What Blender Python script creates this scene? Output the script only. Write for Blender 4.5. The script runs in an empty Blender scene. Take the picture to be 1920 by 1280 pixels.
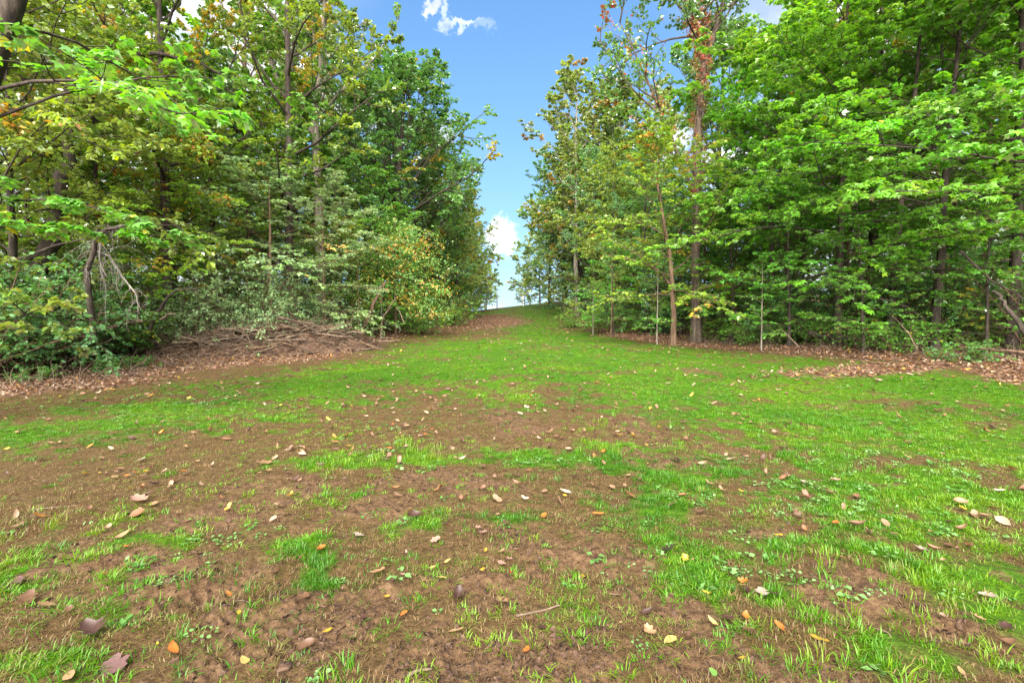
import bpy, math, random
import numpy as np
from mathutils import Vector

# ------------------------------------------------------------------ camera, light, exposure
SC = bpy.context.scene
COL = SC.collection
R = math.radians
F = 900.0                      # focal length in pixels of the 1920 px wide photograph
EYE = 1.55
PITCH = math.atan(35 / 900)
cam_d = bpy.data.cameras.new('camera')
cam_d.sensor_width = 36.0
cam_d.lens = F / 1920 * 36.0
cam_d.clip_start = 0.05
cam_d.clip_end = 4000
cam = bpy.data.objects.new('camera', cam_d)
COL.objects.link(cam)
cam.location = (0, 0, EYE)
cam.rotation_euler = (math.pi / 2 - PITCH, 0, 0)
SC.camera = cam

SUN_DIR = Vector((-0.12, -0.78, 0.60)).normalized()      # towards the sun
sun_d = bpy.data.lights.new('sun', 'SUN')
sun_d.energy = 5.0
sun_d.angle = R(75)
sun_d.color = (1.0, 0.95, 0.87)
sun = bpy.data.objects.new('sun', sun_d)
COL.objects.link(sun)
sun.rotation_euler = SUN_DIR.to_track_quat('Z', 'Y').to_euler()

world = bpy.data.worlds.new('World')
SC.world = world
world.use_nodes = True
SKY_STRENGTH = 0.057
SC.view_settings.view_transform = 'Standard'
SC.view_settings.look = 'None'
SC.view_settings.gamma = 1.0
SC.view_settings.exposure = 2.38
try:
    SC.view_settings.use_curve_mapping = False
except Exception:
    pass
SC.cycles.max_bounces = 12
SC.cycles.diffuse_bounces = 8
SC.cycles.glossy_bounces = 2
SC.cycles.transmission_bounces = 8
SC.cycles.use_denoising = True
SC.cycles.caustics_reflective = False
SC.cycles.caustics_refractive = False


def px_dir(px, py):
    x, v = (px - 960) / F, (640 - py) / F
    cp, sp = math.cos(PITCH), math.sin(PITCH)
    return np.array([x, cp + v * sp, -sp + v * cp])


def build_sky():
    nt = world.node_tree
    N, L = nt.nodes, nt.links
    N.clear()
    out = N.new('ShaderNodeOutputWorld')
    bg = N.new('ShaderNodeBackground')
    bg.inputs['Strength'].default_value = SKY_STRENGTH
    sky = N.new('ShaderNodeTexSky')
    sky.sky_type = 'NISHITA'
    sky.sun_disc = False
    sky.sun_elevation = math.asin(SUN_DIR.z)
    sky.sun_rotation = math.atan2(SUN_DIR.x, SUN_DIR.y)
    sky.air_density = 1.0
    sky.dust_density = 0.0
    sky.ozone_density = 3.0
    tc = N.new('ShaderNodeTexCoord')
    nz = N.new('ShaderNodeTexNoise')
    nz.inputs['Scale'].default_value = 7.0
    nz.inputs['Detail'].default_value = 9.0
    nz.inputs['Roughness'].default_value = 0.66
    L.new(tc.outputs['Generated'], nz.inputs['Vector'])

    def vm(op, a, b=None, scale=None):
        n = N.new('ShaderNodeVectorMath')
        n.operation = op
        for k, v in ((0, a), (1, b)):
            if v is None:
                continue
            if isinstance(v, (tuple, list)):
                n.inputs[k].default_value = v
            else:
                L.new(v, n.inputs[k])
        if scale is not None:
            n.inputs['Scale'].default_value = scale
        return n

    def mm(op, a, b=None, c=None):
        n = N.new('ShaderNodeMath')
        n.operation = op
        for k, v in ((0, a), (1, b), (2, c)):
            if v is None:
                continue
            if isinstance(v, (int, float)):
                n.inputs[k].default_value = v
            else:
                L.new(v, n.inputs[k])
        return n.outputs[0]

    def ramp(v, lo, hi, a=0.0, b=1.0):
        n = N.new('ShaderNodeMapRange')
        n.interpolation_type = 'SMOOTHSTEP'
        L.new(v, n.inputs[0])
        for k, x in ((1, lo), (2, hi), (3, a), (4, b)):
            n.inputs[k].default_value = x
        return n.outputs[0]
    off = vm('SUBTRACT', nz.outputs['Color'], (0.5, 0.5, 0.5))
    off2 = vm('SCALE', off.outputs[0], scale=0.20)
    d = vm('ADD', tc.outputs['Generated'], off2.outputs[0]).outputs[0]
    total = None
    #        px,  py,  half width, half height (pixels), density
    blobs = [(938, 460, 40, 30, .95), (862, 38, 44, 6, 0.5), (918, 45, 22, 9, 0.15), (832, 15, 10, 16, 0.45), (802, 0, 16, 12, 0.7),
             (455, 50, 115, 110, 1.0), (540, 130, 60, 40, 0.9), (640, 200, 75, 45, 0.9), (790, 225, 40, 35, 0.8),
             (1225, 270, 55, 38, 1.0), (1400, 290, 75, 45, 1.0), (940, 588, 60, 10, 0.5), (250, 130, 160, 90, 0.9), (1150, 290, 40, 25, 0.6)]
    for (px, py, hw, hh, den) in blobs:
        c = px_dir(px, py)
        ln = np.linalg.norm(c)
        c = c / ln
        hx = np.array([c[1], -c[0], 0])
        hx = hx / np.linalg.norm(hx)
        vz = np.cross(hx, c)
        k = ln * F
        dd = vm('SUBTRACT', d, tuple(float(q) for q in c)).outputs[0]
        a = vm('DOT_PRODUCT', dd, tuple(float(q) for q in hx * k / hw)).outputs['Value']
        b = vm('DOT_PRODUCT', dd, tuple(float(q) for q in vz * k / hh)).outputs['Value']
        e = vm('DOT_PRODUCT', dd, tuple(float(q) for q in c * 1.5)).outputs['Value']
        r2 = mm('ADD', mm('ADD', mm('MULTIPLY', a, a), mm('MULTIPLY', b, b)), mm('MULTIPLY', e, e))
        m = ramp(r2, 1.75, 0.05, 0.0, den)
        total = m if total is None else mm('MAXIMUM', total, m)
    # broken cloud over the rest of the sky, cover widened for fill light
    nz2 = N.new('ShaderNodeTexNoise')
    nz2.inputs['Scale'].default_value = 2.2
    nz2.inputs['Detail'].default_value = 8.0
    L.new(tc.outputs['Generated'], nz2.inputs['Vector'])
    gen = ramp(nz2.outputs['Fac'], 0.36, 0.52, 0.0, 0.95)
    fwd = vm('DOT_PRODUCT', tc.outputs['Generated'], (0.0, 0.97, 0.24)).outputs['Value']
    gen = mm('MULTIPLY', gen, ramp(fwd, 0.93, 0.80, 0.0, 1.0))
    total = mm('MAXIMUM', total, gen)
    # soft shading painted into the cloud colour with noise
    shade = ramp(nz.outputs['Fac'], 0.36, 0.62, 0.48, 1.0)
    cc = N.new('ShaderNodeMix')
    cc.data_type = 'RGBA'
    cc.blend_type = 'MULTIPLY'
    cc.inputs[0].default_value = 1.0
    cc.inputs[6].default_value = (7.0, 7.05, 7.2, 1)
    L.new(shade, cc.inputs[7])
    mix = N.new('ShaderNodeMix')
    mix.data_type = 'RGBA'
    L.new(total, mix.inputs[0])
    # the glare of the low sky held back as in the photograph, and a cleaner blue
    den = vm('ADD', vm('SCALE', sky.outputs[0], scale=0.22).outputs[0], (1.0, 1.0, 1.0)).outputs[0]
    soft = vm('DIVIDE', sky.outputs[0], den).outputs[0]
    blue = vm('MULTIPLY', soft, (0.92, 1.32, 1.75)).outputs[0]
    L.new(blue, mix.inputs[6])
    L.new(cc.outputs[2], mix.inputs[7])
    L.new(mix.outputs[2], bg.inputs['Color'])
    L.new(bg.outputs[0], out.inputs['Surface'])


build_sky()

# ------------------------------------------------------------------ noise and terrain
_tab = np.random.default_rng(7).random((256, 256))


def vnoise(x, y):
    x, y = np.asarray(x, float), np.asarray(y, float)
    xi, yi = np.floor(x).astype(int), np.floor(y).astype(int)
    fx, fy = x - xi, y - yi
    fx, fy = fx * fx * (3 - 2 * fx), fy * fy * (3 - 2 * fy)
    a = _tab[xi & 255, yi & 255]
    b = _tab[(xi + 1) & 255, yi & 255]
    c = _tab[xi & 255, (yi + 1) & 255]
    e = _tab[(xi + 1) & 255, (yi + 1) & 255]
    return (a * (1 - fx) + b * fx) * (1 - fy) + (c * (1 - fx) + e * fx) * fy - 0.5


def fbm(x, y, o=4, g=0.5):
    t, a = 0, 1.0
    for i in range(o):
        t = t + a * vnoise(x * 2 ** i + 17.3 * i, y * 2 ** i + 9.1 * i)
        a *= g
    return t


def sstep(v, a, b):
    t = np.clip((v - a) / (b - a), 0, 1)
    return t * t * (3 - 2 * t)


_PY = [-400, -20, 0, 5, 9, 14, 18, 25, 40, 70, 80, 100, 180, 400, 3000]
_PZ = [-2, -.2, 0, .02, .14, .42, .64, .90, 1.80, 4.15, 4.45, 4.0, -3, -18, -40]


def terrain(x, y):
    """Smooth lie of the land, without clods."""
    x, y = np.asarray(x, float), np.asarray(y, float)
    z = (np.interp(y - 1, _PY, _PZ) + np.interp(y + 1, _PY, _PZ) + np.interp(y, _PY, _PZ)) / 3
    tilt = 0.115 * np.clip((y - 30) / 40, 0, 1) * np.clip(1 - (y - 80) / 60, 0, 1)
    z = z + tilt * np.clip(x - 2, -12, 12)
    z = z + .34 * sstep(x, 5, 11) * sstep(y, 3, 9) * (1 - sstep(y, 14, 20))
    far = np.clip((y - 4) / 8, 0, 1)
    z = z + far * 0.10 * fbm(x * .13, y * .13, 3)
    return z


def at(px, py, Y):
    d = px_dir(px, py)
    t = Y / d[1]
    return np.array([d[0] * t, Y, EYE + d[2] * t])


def ground_px(px, py):
    """World point on the ground seen at a pixel of the photograph."""
    d = px_dir(px, py)
    lo = 0.5
    y = lo
    while y < 110:
        t = y / d[1]
        if EYE + d[2] * t <= float(terrain(d[0] * t, y)):
            break
        lo = y
        y *= 1.01
    t = y / d[1]
    x = d[0] * t
    return np.array([x, y, float(terrain(x, y))])


def gz(x, y):
    return float(terrain(x, y))


EDGE_L = ([-60, 4, 8, 10, 14, 18, 22, 26, 40, 55, 70, 95, 200], [-13, -11.5, -10.6, -9.8, -8.6, -7.6, -6.8, -6.2, -5.2, -4.6, -4.2, -4.0, -6])
EDGE_R = ([-60, 4, 8, 11, 14.5, 18, 22, 26, 34, 45, 55, 70, 95, 200], [15, 14, 13, 11.6, 9.2, 8.0, 7.2, 6.6, 6.0, 5.9, 6.6, 8.2, 10, 12])


def edge_l(y):
    return np.interp(y, *EDGE_L)


def edge_r(y):
    return np.interp(y, *EDGE_R)


def ellipses(rows):
    out = []
    for (px, py, rx, ry) in rows:
        c = ground_px(px, py)
        a = ground_px(px, min(py + ry, 1330))
        b = ground_px(px, max(py - ry, 572))
        ly = max((b[1] - a[1]) / 2, 0.06)
        cy = (b[1] + a[1]) / 2
        cx = (px - 960) / F * cy
        out.append((cx, cy, rx * cy / F, ly))
    return out


LIT_L = ([-60, 4, 8, 9, 10, 11.8, 13, 15, 18.9, 25, 32, 54, 75, 100, 200], [-12, -9.6, -9.2, -9.5, -9.1, -8.7, -7.4, -5.6, -5.1, -5.2, -5.3, -5.0, -4.4, -4, -6])
LIT_R = ([-60, 4, 8, 9.5, 10.8, 12.9, 16, 18.7, 22.4, 29, 38, 52, 70, 95, 200], [11.0, 9.6, 9.5, 9.5, 9.6, 8.7, 7.5, 6.1, 5.3, 4.7, 4.9, 6.0, 7.8, 9.5, 12])
GREEN = ellipses([(60, 815, 200, 32), (200, 800, 180, 34), (330, 775, 220, 36), (560, 735, 220, 30), (760, 705, 200, 32), (880, 665, 150, 30), (960, 690, 200, 42),
                  (1150, 690, 300, 46), (1500, 720, 420, 58), (1800, 745, 260, 60), (1250, 735, 250, 45), (1650, 820, 300, 76), (1860, 860, 160, 90),
                  (1800, 960, 250, 100), (1600, 950, 250, 80), (1185, 955, 120, 72), (1230, 890, 180, 50), (1050, 640, 150, 22), (985, 625, 50, 26),
                  (1010, 580, 70, 7), (1045, 590, 36, 14), (990, 612, 46, 14), (1010, 600, 40, 10), (1000, 622, 60, 14), (1000, 590, 60, 10), (975, 574, 60, 5), (1030, 572, 40, 8), (1020, 608, 50, 10), (930, 586, 40, 4), (110, 1195, 120, 52), (165, 995, 60, 26), (330, 1020, 110, 36), (50, 1060, 80, 36),
                  (640, 945, 80, 26), (1090, 1110, 50, 40), (935, 990, 50, 30), (1290, 1060, 120, 50), (1490, 1130, 130, 56), (1760, 1240, 170, 60),
                  (1330, 1120, 60, 50), (800, 990, 70, 34), (870, 1215, 60, 20), (690, 870, 80, 18), (560, 1080, 50, 30), (1850, 1100, 140, 90), (1680, 1040, 120, 60),
                  (1480, 1010, 120, 40), (240, 1110, 90, 40), (1450, 780, 200, 30), (830, 860, 70, 16), (1010, 860, 60, 16), (420, 640, 10, 3)])
MUD = ellipses([(900, 1230, 420, 100), (520, 1165, 230, 70), (290, 1090, 170, 50), (420, 985, 130, 32), (720, 975, 140, 36), (1180, 1165, 160, 60),
                (1320, 1230, 200, 70), (1590, 1095, 160, 46), (1560, 1250, 190, 45), (1175, 800, 50, 26), (1270, 865, 80, 20), (1380, 850, 60, 16),
                (1050, 1045, 190, 60), (940, 800, 90, 20), (560, 930, 130, 24), (120, 1040, 100, 30), (1450, 990, 70, 26), (1840, 1170, 70, 26),
                (350, 1250, 160, 40), (860, 905, 120, 24), (1330, 700, 30, 8)])
LITTER = ellipses([(110, 720, 200, 30), (900, 605, 90, 14), (1085, 590, 22, 26), (930, 606, 70, 10), (1700, 690, 300, 16)])


def blobsum(E, x, y):
    t = np.zeros_like(x)
    for (cx, cy, rx, ry) in E:
        q = ((x - cx) / rx) ** 2 + ((y - cy) / ry) ** 2
        t = np.maximum(t, np.exp(-q * 0.8))
    return t


def zones(x, y):
    """mud, green, litter and woods masks (0..1) at world points."""
    x, y = np.asarray(x, float), np.asarray(y, float)
    n1 = fbm(x * .9, y * .9, 4)
    n2 = fbm(x * 3.1 + 40, y * 3.1, 4, .6)
    n3 = fbm(x * 8 + 11, y * 8, 3, .6)
    wx = x + .55 * n1 + .22 * fbm(x * 2.3, y * 2.3 + 30, 3)
    wy = y + .55 * fbm(x * .9 + 70, y * .9, 3) + .22 * fbm(x * 2.3 + 60, y * 2.3, 3)
    g = blobsum(GREEN, wx, wy) * (1 - .12 * (y < 5))
    m = blobsum(MUD, wx, wy)
    green = sstep(g + .35 * n1 + .75 * n2 + .55 * n3, .22, .86)
    mud = sstep(m + .4 * n1 + .75 * n2 + .5 * n3 - .25 * green, .26, .80)
    mud = np.maximum(mud, sstep(n2 + n3 * .6 - .05 * y, .30, .5) * .7)
    wob = .5 * fbm(x * .35, y * .35, 3) + .6 * n2 + .5 * n3
    dl = np.interp(y, *LIT_L) - x + wob
    dr = x - np.interp(y, *LIT_R) + wob
    woods = np.maximum(sstep(dl, -.25, .6), sstep(dr, -.3, .5))
    lit = np.maximum(woods, sstep(blobsum(LITTER, x, y) + .4 * n2 + .3 * n3, .4, .8))
    green = green * (1 - woods)
    mud = mud * (1 - woods)
    green = green * (1 - .6 * mud)
    return mud, green, lit, woods


RUTS = [[(-3.0, 1.6), (-1.9, 2.6), (-.2, 3.05), (1.4, 2.7), (2.6, 2.0)], [(-3.6, 2.2), (-2.2, 3.2), (-.4, 3.9), (1.8, 3.6), (3.6, 2.9)],
        [(-1.8, 1.9), (-1.6, 3.4), (-1.3, 5.0), (-.9, 7.2)], [(.9, 4.2), (1.6, 5.4), (2.2, 7.4), (2.6, 9)], [(3.2, 2.2), (2.2, 3.2), (1.5, 4.2), (1.2, 6)]]


def micro(x, y, mud, green):
    """Clods, ruts and tread marks."""
    near = np.clip(1 - (np.hypot(x, y) - 9) / 14, 0, 1)
    z = near * (.016 * fbm(x * 2.2, y * 2.2, 3) + .012 * green * fbm(x * 9, y * 9, 2))
    z = z + near * mud * (.026 * fbm(x * 7, y * 7, 4, .66) + .026 * np.abs(fbm(x * 15, y * 15, 3, .65)) - .010)
    close = np.clip(1 - (np.hypot(x, y) - 5) / 5, 0, 1)
    # small slanting ripples left by tyres
    w = fbm(x * 3, y * 3, 2) * 2.2
    z = z + close * mud * .012 * np.maximum(0, np.sin((x * .55 + y) * 2 * np.pi / .085 + w * 2.4)) * sstep(fbm(x * 1.3 + 5, y * 1.3, 2), -.1, .25)
    for path in RUTS:
        P = np.array(path)
        best = np.full(x.shape, 9.0)
        lat = np.zeros_like(x)
        s_at = np.zeros_like(x)
        s0 = 0
        for a, b in zip(P[:-1], P[1:]):
            e = b - a
            ln = np.hypot(*e)
            u = e / ln
            t = np.clip((x - a[0]) * u[0] + (y - a[1]) * u[1], 0, ln)
            dx, dy = x - a[0] - u[0] * t, y - a[1] - u[1] * t
            d = np.hypot(dx, dy)
            k = d < best
            best = np.where(k, d, best)
            lat = np.where(k, dx * -u[1] + dy * u[0], lat)
            s_at = np.where(k, s0 + t, s_at)
            s0 += ln
        b2 = best + .05 * fbm(x * 4, y * 4, 2)
        prof = -.036 * np.exp(-(b2 / .10) ** 2) + .022 * np.exp(-((b2 - .19) / .05) ** 2)
        tread = .015 * np.maximum(0, np.sin(s_at * 2 * np.pi / .075 + np.abs(lat) * 26)) * np.exp(-(best / .13) ** 4)
        z = z + close * (.35 + .65 * mud) * (prof + tread * mud)
    return z


def full_ground(x, y):
    mud, green, lit, woods = zones(x, y)
    return terrain(x, y) + micro(x, y, mud, green)


# ------------------------------------------------------------------ materials
def new_mat(name):
    m = bpy.data.materials.new(name)
    m.use_nodes = True
    m.node_tree.nodes.clear()
    return m, m.node_tree.nodes, m.node_tree.links


def leaf_material(name, source='attr', gloss=.30, trans=.55, rough=.38, vary=.5):
    m, N, L = new_mat(name)
    out = N.new('ShaderNodeOutputMaterial')
    if source == 'attr':
        c = N.new('ShaderNodeAttribute')
        c.attribute_name = 'tint'
        csock = c.outputs['Color']
    elif source == 'inst':
        c = N.new('ShaderNodeAttribute')
        c.attribute_type = 'INSTANCER'
        c.attribute_name = 'tint'
        csock = c.outputs['Color']
    else:
        c = N.new('ShaderNodeObjectInfo')
        csock = c.outputs['Color']
    hs = N.new('ShaderNodeHueSaturation')
    L.new(csock, hs.inputs['Color'])
    if source == 'attr':
        oi = N.new('ShaderNodeObjectInfo')
        for key, a, b in (('Hue', .5 - .02 * vary, .5 + .02 * vary), ('Value', 1 - .25 * vary, 1 + .25 * vary)):
            mr = N.new('ShaderNodeMapRange')
            L.new(oi.outputs['Random'], mr.inputs[0])
            mr.inputs[3].default_value = a
            mr.inputs[4].default_value = b
            L.new(mr.outputs[0], hs.inputs[key])
    elif source == 'obj':
        tc = N.new('ShaderNodeTexCoord')
        nz = N.new('ShaderNodeTexNoise')
        nz.inputs['Scale'].default_value = 38
        nz.inputs['Detail'].default_value = 4
        L.new(tc.outputs['Object'], nz.inputs['Vector'])
        mr = N.new('ShaderNodeMapRange')
        L.new(nz.outputs['Fac'], mr.inputs[0])
        mr.inputs[1].default_value = .3
        mr.inputs[2].default_value = .7
        mr.inputs[3].default_value = .55
        mr.inputs[4].default_value = 1.25
        L.new(mr.outputs[0], hs.inputs['Value'])
    df = N.new('ShaderNodeBsdfDiffuse')
    tr = N.new('ShaderNodeBsdfTranslucent')
    warm = N.new('ShaderNodeHueSaturation')
    warm.inputs['Hue'].default_value = .485
    warm.inputs['Saturation'].default_value = 1.1
    warm.inputs['Value'].default_value = 1.4
    L.new(hs.outputs[0], df.inputs['Color'])
    L.new(hs.outputs[0], warm.inputs['Color'])
    L.new(warm.outputs[0], tr.inputs['Color'])
    mx = N.new('ShaderNodeMixShader')
    mx.inputs[0].default_value = trans
    L.new(df.outputs[0], mx.inputs[1])
    L.new(tr.outputs[0], mx.inputs[2])
    gl = N.new('ShaderNodeBsdfGlossy')
    gl.inputs['Roughness'].default_value = rough
    gl.inputs['Color'].default_value = (.9, .9, .9, 1)
    fr = N.new('ShaderNodeLayerWeight')
    fr.inputs['Blend'].default_value = .35
    mr = N.new('ShaderNodeMapRange')
    L.new(fr.outputs['Fresnel'], mr.inputs[0])
    mr.inputs[3].default_value = .02
    mr.inputs[4].default_value = gloss
    m2 = N.new('ShaderNodeMixShader')
    L.new(mr.outputs[0], m2.inputs[0])
    L.new(mx.outputs[0], m2.inputs[1])
    L.new(gl.outputs[0], m2.inputs[2])
    L.new(m2.outputs[0], out.inputs[0])
    return m


def noise_material(name, cols, scale=(6, 6, 6), rough=.9, bump=.4, dist=.02, detail=8, spec=.25):
    """cols: list of (position, rgb) along a noise ramp, in object space."""
    m, N, L = new_mat(name)
    out = N.new('ShaderNodeOutputMaterial')
    b = N.new('ShaderNodeBsdfPrincipled')
    b.inputs['Roughness'].default_value = rough
    b.inputs['Specular IOR Level'].default_value = spec
    tc = N.new('ShaderNodeTexCoord')
    mp = N.new('ShaderNodeMapping')
    mp.inputs['Scale'].default_value = scale
    nz = N.new('ShaderNodeTexNoise')
    nz.inputs['Scale'].default_value = 1
    nz.inputs['Detail'].default_value = detail
    nz.inputs['Roughness'].default_value = .62
    L.new(tc.outputs['Object'], mp.inputs[0])
    L.new(mp.outputs[0], nz.inputs['Vector'])
    cr = N.new('ShaderNodeValToRGB')
    el = cr.color_ramp.elements
    while len(el) < len(cols):
        el.new(.5)
    for e, (p, c) in zip(el, cols):
        e.position = p
        e.color = (*c, 1)
    L.new(nz.outputs['Fac'], cr.inputs[0])
    L.new(cr.outputs[0], b.inputs['Base Color'])
    if bump:
        bp = N.new('ShaderNodeBump')
        bp.inputs['Strength'].default_value = bump
        bp.inputs['Distance'].default_value = dist
        L.new(nz.outputs['Fac'], bp.inputs['Height'])
        L.new(bp.outputs[0], b.inputs['Normal'])
    L.new(b.outputs[0], out.inputs[0])
    return m


M = {}
M['leaf'] = leaf_material('leaf', 'attr', gloss=.55)
M['leaf_matt'] = leaf_material('leaf_matt', 'attr', gloss=.22, rough=.5)
M['blade'] = leaf_material('blade', 'inst', gloss=.035, trans=.38, rough=.45)
M['weed'] = leaf_material('weed', 'inst', gloss=.25, trans=.35)
M['dead_leaf'] = leaf_material('dead_leaf', 'inst', gloss=.12, trans=.2, rough=.55)
M['fallen'] = leaf_material('fallen', 'obj', gloss=.2, trans=.22, rough=.45)
M['bark_dark'] = noise_material('bark_dark', [(.3, (.012, .009, .007)), (.55, (.045, .034, .026)), (.75, (.10, .08, .06))], (9, 9, 2.2), bump=.8, dist=.04)
M['bark_brown'] = noise_material('bark_brown', [(.3, (.03, .017, .010)), (.55, (.10, .062, .038)), (.75, (.19, .13, .085))], (9, 9, 2.0), bump=.8, dist=.04)
M['bark_grey'] = noise_material('bark_grey', [(.3, (.055, .045, .035)), (.52, (.17, .145, .115)), (.75, (.30, .27, .22))], (10, 10, 1.8), bump=.8, dist=.04)
M['bark_mixed'] = noise_material('bark_mixed', [(.3, (.020, .014, .010)), (.52, (.072, .054, .040)), (.75, (.145, .118, .092))], (10, 10, 1.8), bump=.8, dist=.04)
M['dead_wood'] = noise_material('dead_wood', [(.3, (.04, .026, .017)), (.55, (.125, .088, .060)), (.75, (.25, .195, .145))], (12, 12, 5), bump=.5)
M['rotten_wood'] = noise_material('rotten_wood', [(.3, (.03, .018, .010)), (.55, (.095, .058, .034)), (.75, (.18, .12, .075))], (8, 8, 6), bump=.6)
M['soil'] = noise_material('soil', [(.3, (.022, .012, .008)), (.5, (.065, .037, .023)), (.72, (.135, .082, .052))], (7, 7, 7), bump=1.0, dist=.06)
M['white_paint'] = noise_material('white_paint', [(.3, (.70, .70, .70)), (.7, (.82, .82, .82))], (3, 3, 3), rough=.5, bump=0)
M['grey_wood'] = noise_material('grey_wood', [(.3, (.10, .09, .08)), (.7, (.22, .20, .18))], (8, 8, 1), bump=.3)


def ground_material():
    m, N, L = new_mat('ground')
    out = N.new('ShaderNodeOutputMaterial')
    b = N.new('ShaderNodeBsdfPrincipled')
    tc = N.new('ShaderNodeTexCoord')
    za = N.new('ShaderNodeAttribute')
    za.attribute_name = 'zone'
    sep = N.new('ShaderNodeSeparateColor')
    L.new(za.outputs['Color'], sep.inputs[0])

    def noise(s, d=6, r=.6):
        n = N.new('ShaderNodeTexNoise')
        n.inputs['Scale'].default_value = s
        n.inputs['Detail'].default_value = d
        n.inputs['Roughness'].default_value = r
        L.new(tc.outputs['Object'], n.inputs['Vector'])
        return n.outputs['Fac']

    def ramp(f, cols):
        cr = N.new('ShaderNodeValToRGB')
        el = cr.color_ramp.elements
        while len(el) < len(cols):
            el.new(.5)
        for e, (p, c) in zip(el, cols):
            e.position = p
            e.color = (*c, 1)
        L.new(f, cr.inputs[0])
        return cr.outputs[0]

    def mixc(f, a, c):
        n = N.new('ShaderNodeMix')
        n.data_type = 'RGBA'
        L.new(f, n.inputs[0])
        L.new(a, n.inputs[6])
        L.new(c, n.inputs[7])
        return n.outputs[2]
    nf = noise(26, 8, .68)
    nm = noise(5, 8, .62)
    fine = noise(150, 5, .7)
    grit = ramp(fine, [(.30, (.46, .44, .42)), (.50, (.96, .93, .88)), (.72, (1.3, 1.25, 1.16))])
    mud = ramp(nf, [(.28, (.026, .014, .007)), (.50, (.086, .051, .028)), (.74, (.150, .096, .056))])
    dry = ramp(nf, [(.30, (.024, .015, .007)), (.52, (.074, .047, .020)), (.75, (.135, .088, .042))])
    grn = ramp(nf, [(.28, (.018, .034, .002)), (.50, (.034, .090, .002)), (.75, (.066, .15, .003))])
    vo = N.new('ShaderNodeTexVoronoi')
    vo.inputs['Scale'].default_value = 9
    vo.inputs['Randomness'].default_value = 1
    L.new(tc.outputs['Object'], vo.inputs['Vector'])
    sv = N.new('ShaderNodeSeparateColor')
    L.new(vo.outputs['Color'], sv.inputs[0])
    lit = ramp(sv.outputs[0], [(.1, (.05, .024, .015)), (.45, (.12, .062, .036)), (.8, (.20, .115, .07)), (.97, (.32, .21, .15))])
    soil = ramp(nf, [(.3, (.035, .022, .014)), (.55, (.10, .06, .04)), (.75, (.19, .12, .08))])
    lit2 = mixc(nm, lit, soil)
    c = mixc(sep.outputs[1], dry, grn)
    c = mixc(sep.outputs[0], c, mud)
    c = mixc(sep.outputs[2], c, lit2)
    gm = N.new('ShaderNodeMix')
    gm.data_type = 'RGBA'
    gm.blend_type = 'MULTIPLY'
    gm.inputs[0].default_value = 1
    L.new(c, gm.inputs[6])
    L.new(grit, gm.inputs[7])
    L.new(gm.outputs[2], b.inputs['Base Color'])
    b.inputs['Roughness'].default_value = .85
    b.inputs['Specular IOR Level'].default_value = .12
    bp = N.new('ShaderNodeBump')
    bp.inputs['Strength'].default_value = .9
    bp.inputs['Distance'].default_value = .035
    L.new(nf, bp.inputs['Height'])
    L.new(bp.outputs[0], b.inputs['Normal'])
    L.new(b.outputs[0], out.inputs[0])
    return m


M['ground'] = ground_material()


# ------------------------------------------------------------------ mesh helpers
def mesh_np(name, V, faces, mat, tint=None, smooth=False, mats=None):
    """faces: list of integer arrays, each (m, k)."""
    me = bpy.data.meshes.new(name)
    V = np.asarray(V, np.float32)
    faces = [np.asarray(f, np.int32) for f in faces if len(f)]
    me.vertices.add(len(V))
    me.vertices.foreach_set('co', V.ravel())
    loops = np.concatenate([f.ravel() for f in faces])
    tot = np.concatenate([np.full(len(f), f.shape[1], np.int32) for f in faces])
    start = np.concatenate([[0], np.cumsum(tot)[:-1]]).astype(np.int32)
    me.loops.add(len(loops))
    me.loops.foreach_set('vertex_index', loops)
    me.polygons.add(len(tot))
    me.polygons.foreach_set('loop_start', start)
    if smooth:
        me.polygons.foreach_set('use_smooth', np.ones(len(tot), bool))
    me.materials.append(mat)
    me.update(calc_edges=True)
    if tint is not None:
        a = me.attributes.new('tint', 'FLOAT_COLOR', 'POINT')
        a.data.foreach_set('color', np.concatenate([tint, np.ones((len(tint), 1))], 1).astype(np.float32).ravel())
    return me


def norm(v):
    return v / (np.linalg.norm(v, axis=-1, keepdims=True) + 1e-9)


def tubes(P, rad, k):
    """P (m,n,3) polylines, rad (m,n) -> verts, quads of m tubes with k sides."""
    m, n, _ = P.shape
    T = np.empty_like(P)
    T[:, 1:-1] = P[:, 2:] - P[:, :-2]
    T[:, 0] = P[:, 1] - P[:, 0]
    T[:, -1] = P[:, -1] - P[:, -2]
    T = norm(T)
    ov = norm(P[:, -1] - P[:, 0])
    ref = np.where(np.abs(ov[:, 2:3]) > .75, np.array([[1., .13, 0]]), np.array([[0, 0, 1.]]))[:, None, :]
    A = norm(np.cross(T, np.broadcast_to(ref, T.shape)))
    B = np.cross(T, A)
    th = np.arange(k) * 2 * np.pi / k
    V = P[:, :, None, :] + rad[:, :, None, None] * (A[:, :, None, :] * np.cos(th)[None, None, :, None] + B[:, :, None, :] * np.sin(th)[None, None, :, None])
    idx = np.arange(m * n * k).reshape(m, n, k)
    a = idx[:, :-1]
    b = idx[:, 1:]
    q = np.stack([a, np.roll(a, -1, 2), np.roll(b, -1, 2), b], -1).reshape(-1, 4)
    return V.reshape(-1, 3), q


class Wood:
    def __init__(s):
        s.V, s.Q, s.n = [], [], 0

    def add(s, P, rad, k=6):
        v, q = tubes(np.asarray(P, float), np.asarray(rad, float), k)
        s.V.append(v)
        s.Q.append(q + s.n)
        s.n += len(v)
        return s

    def mesh(s, name, mat):
        return mesh_np(name, np.concatenate(s.V), [np.concatenate(s.Q)], mat, smooth=True)


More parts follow.
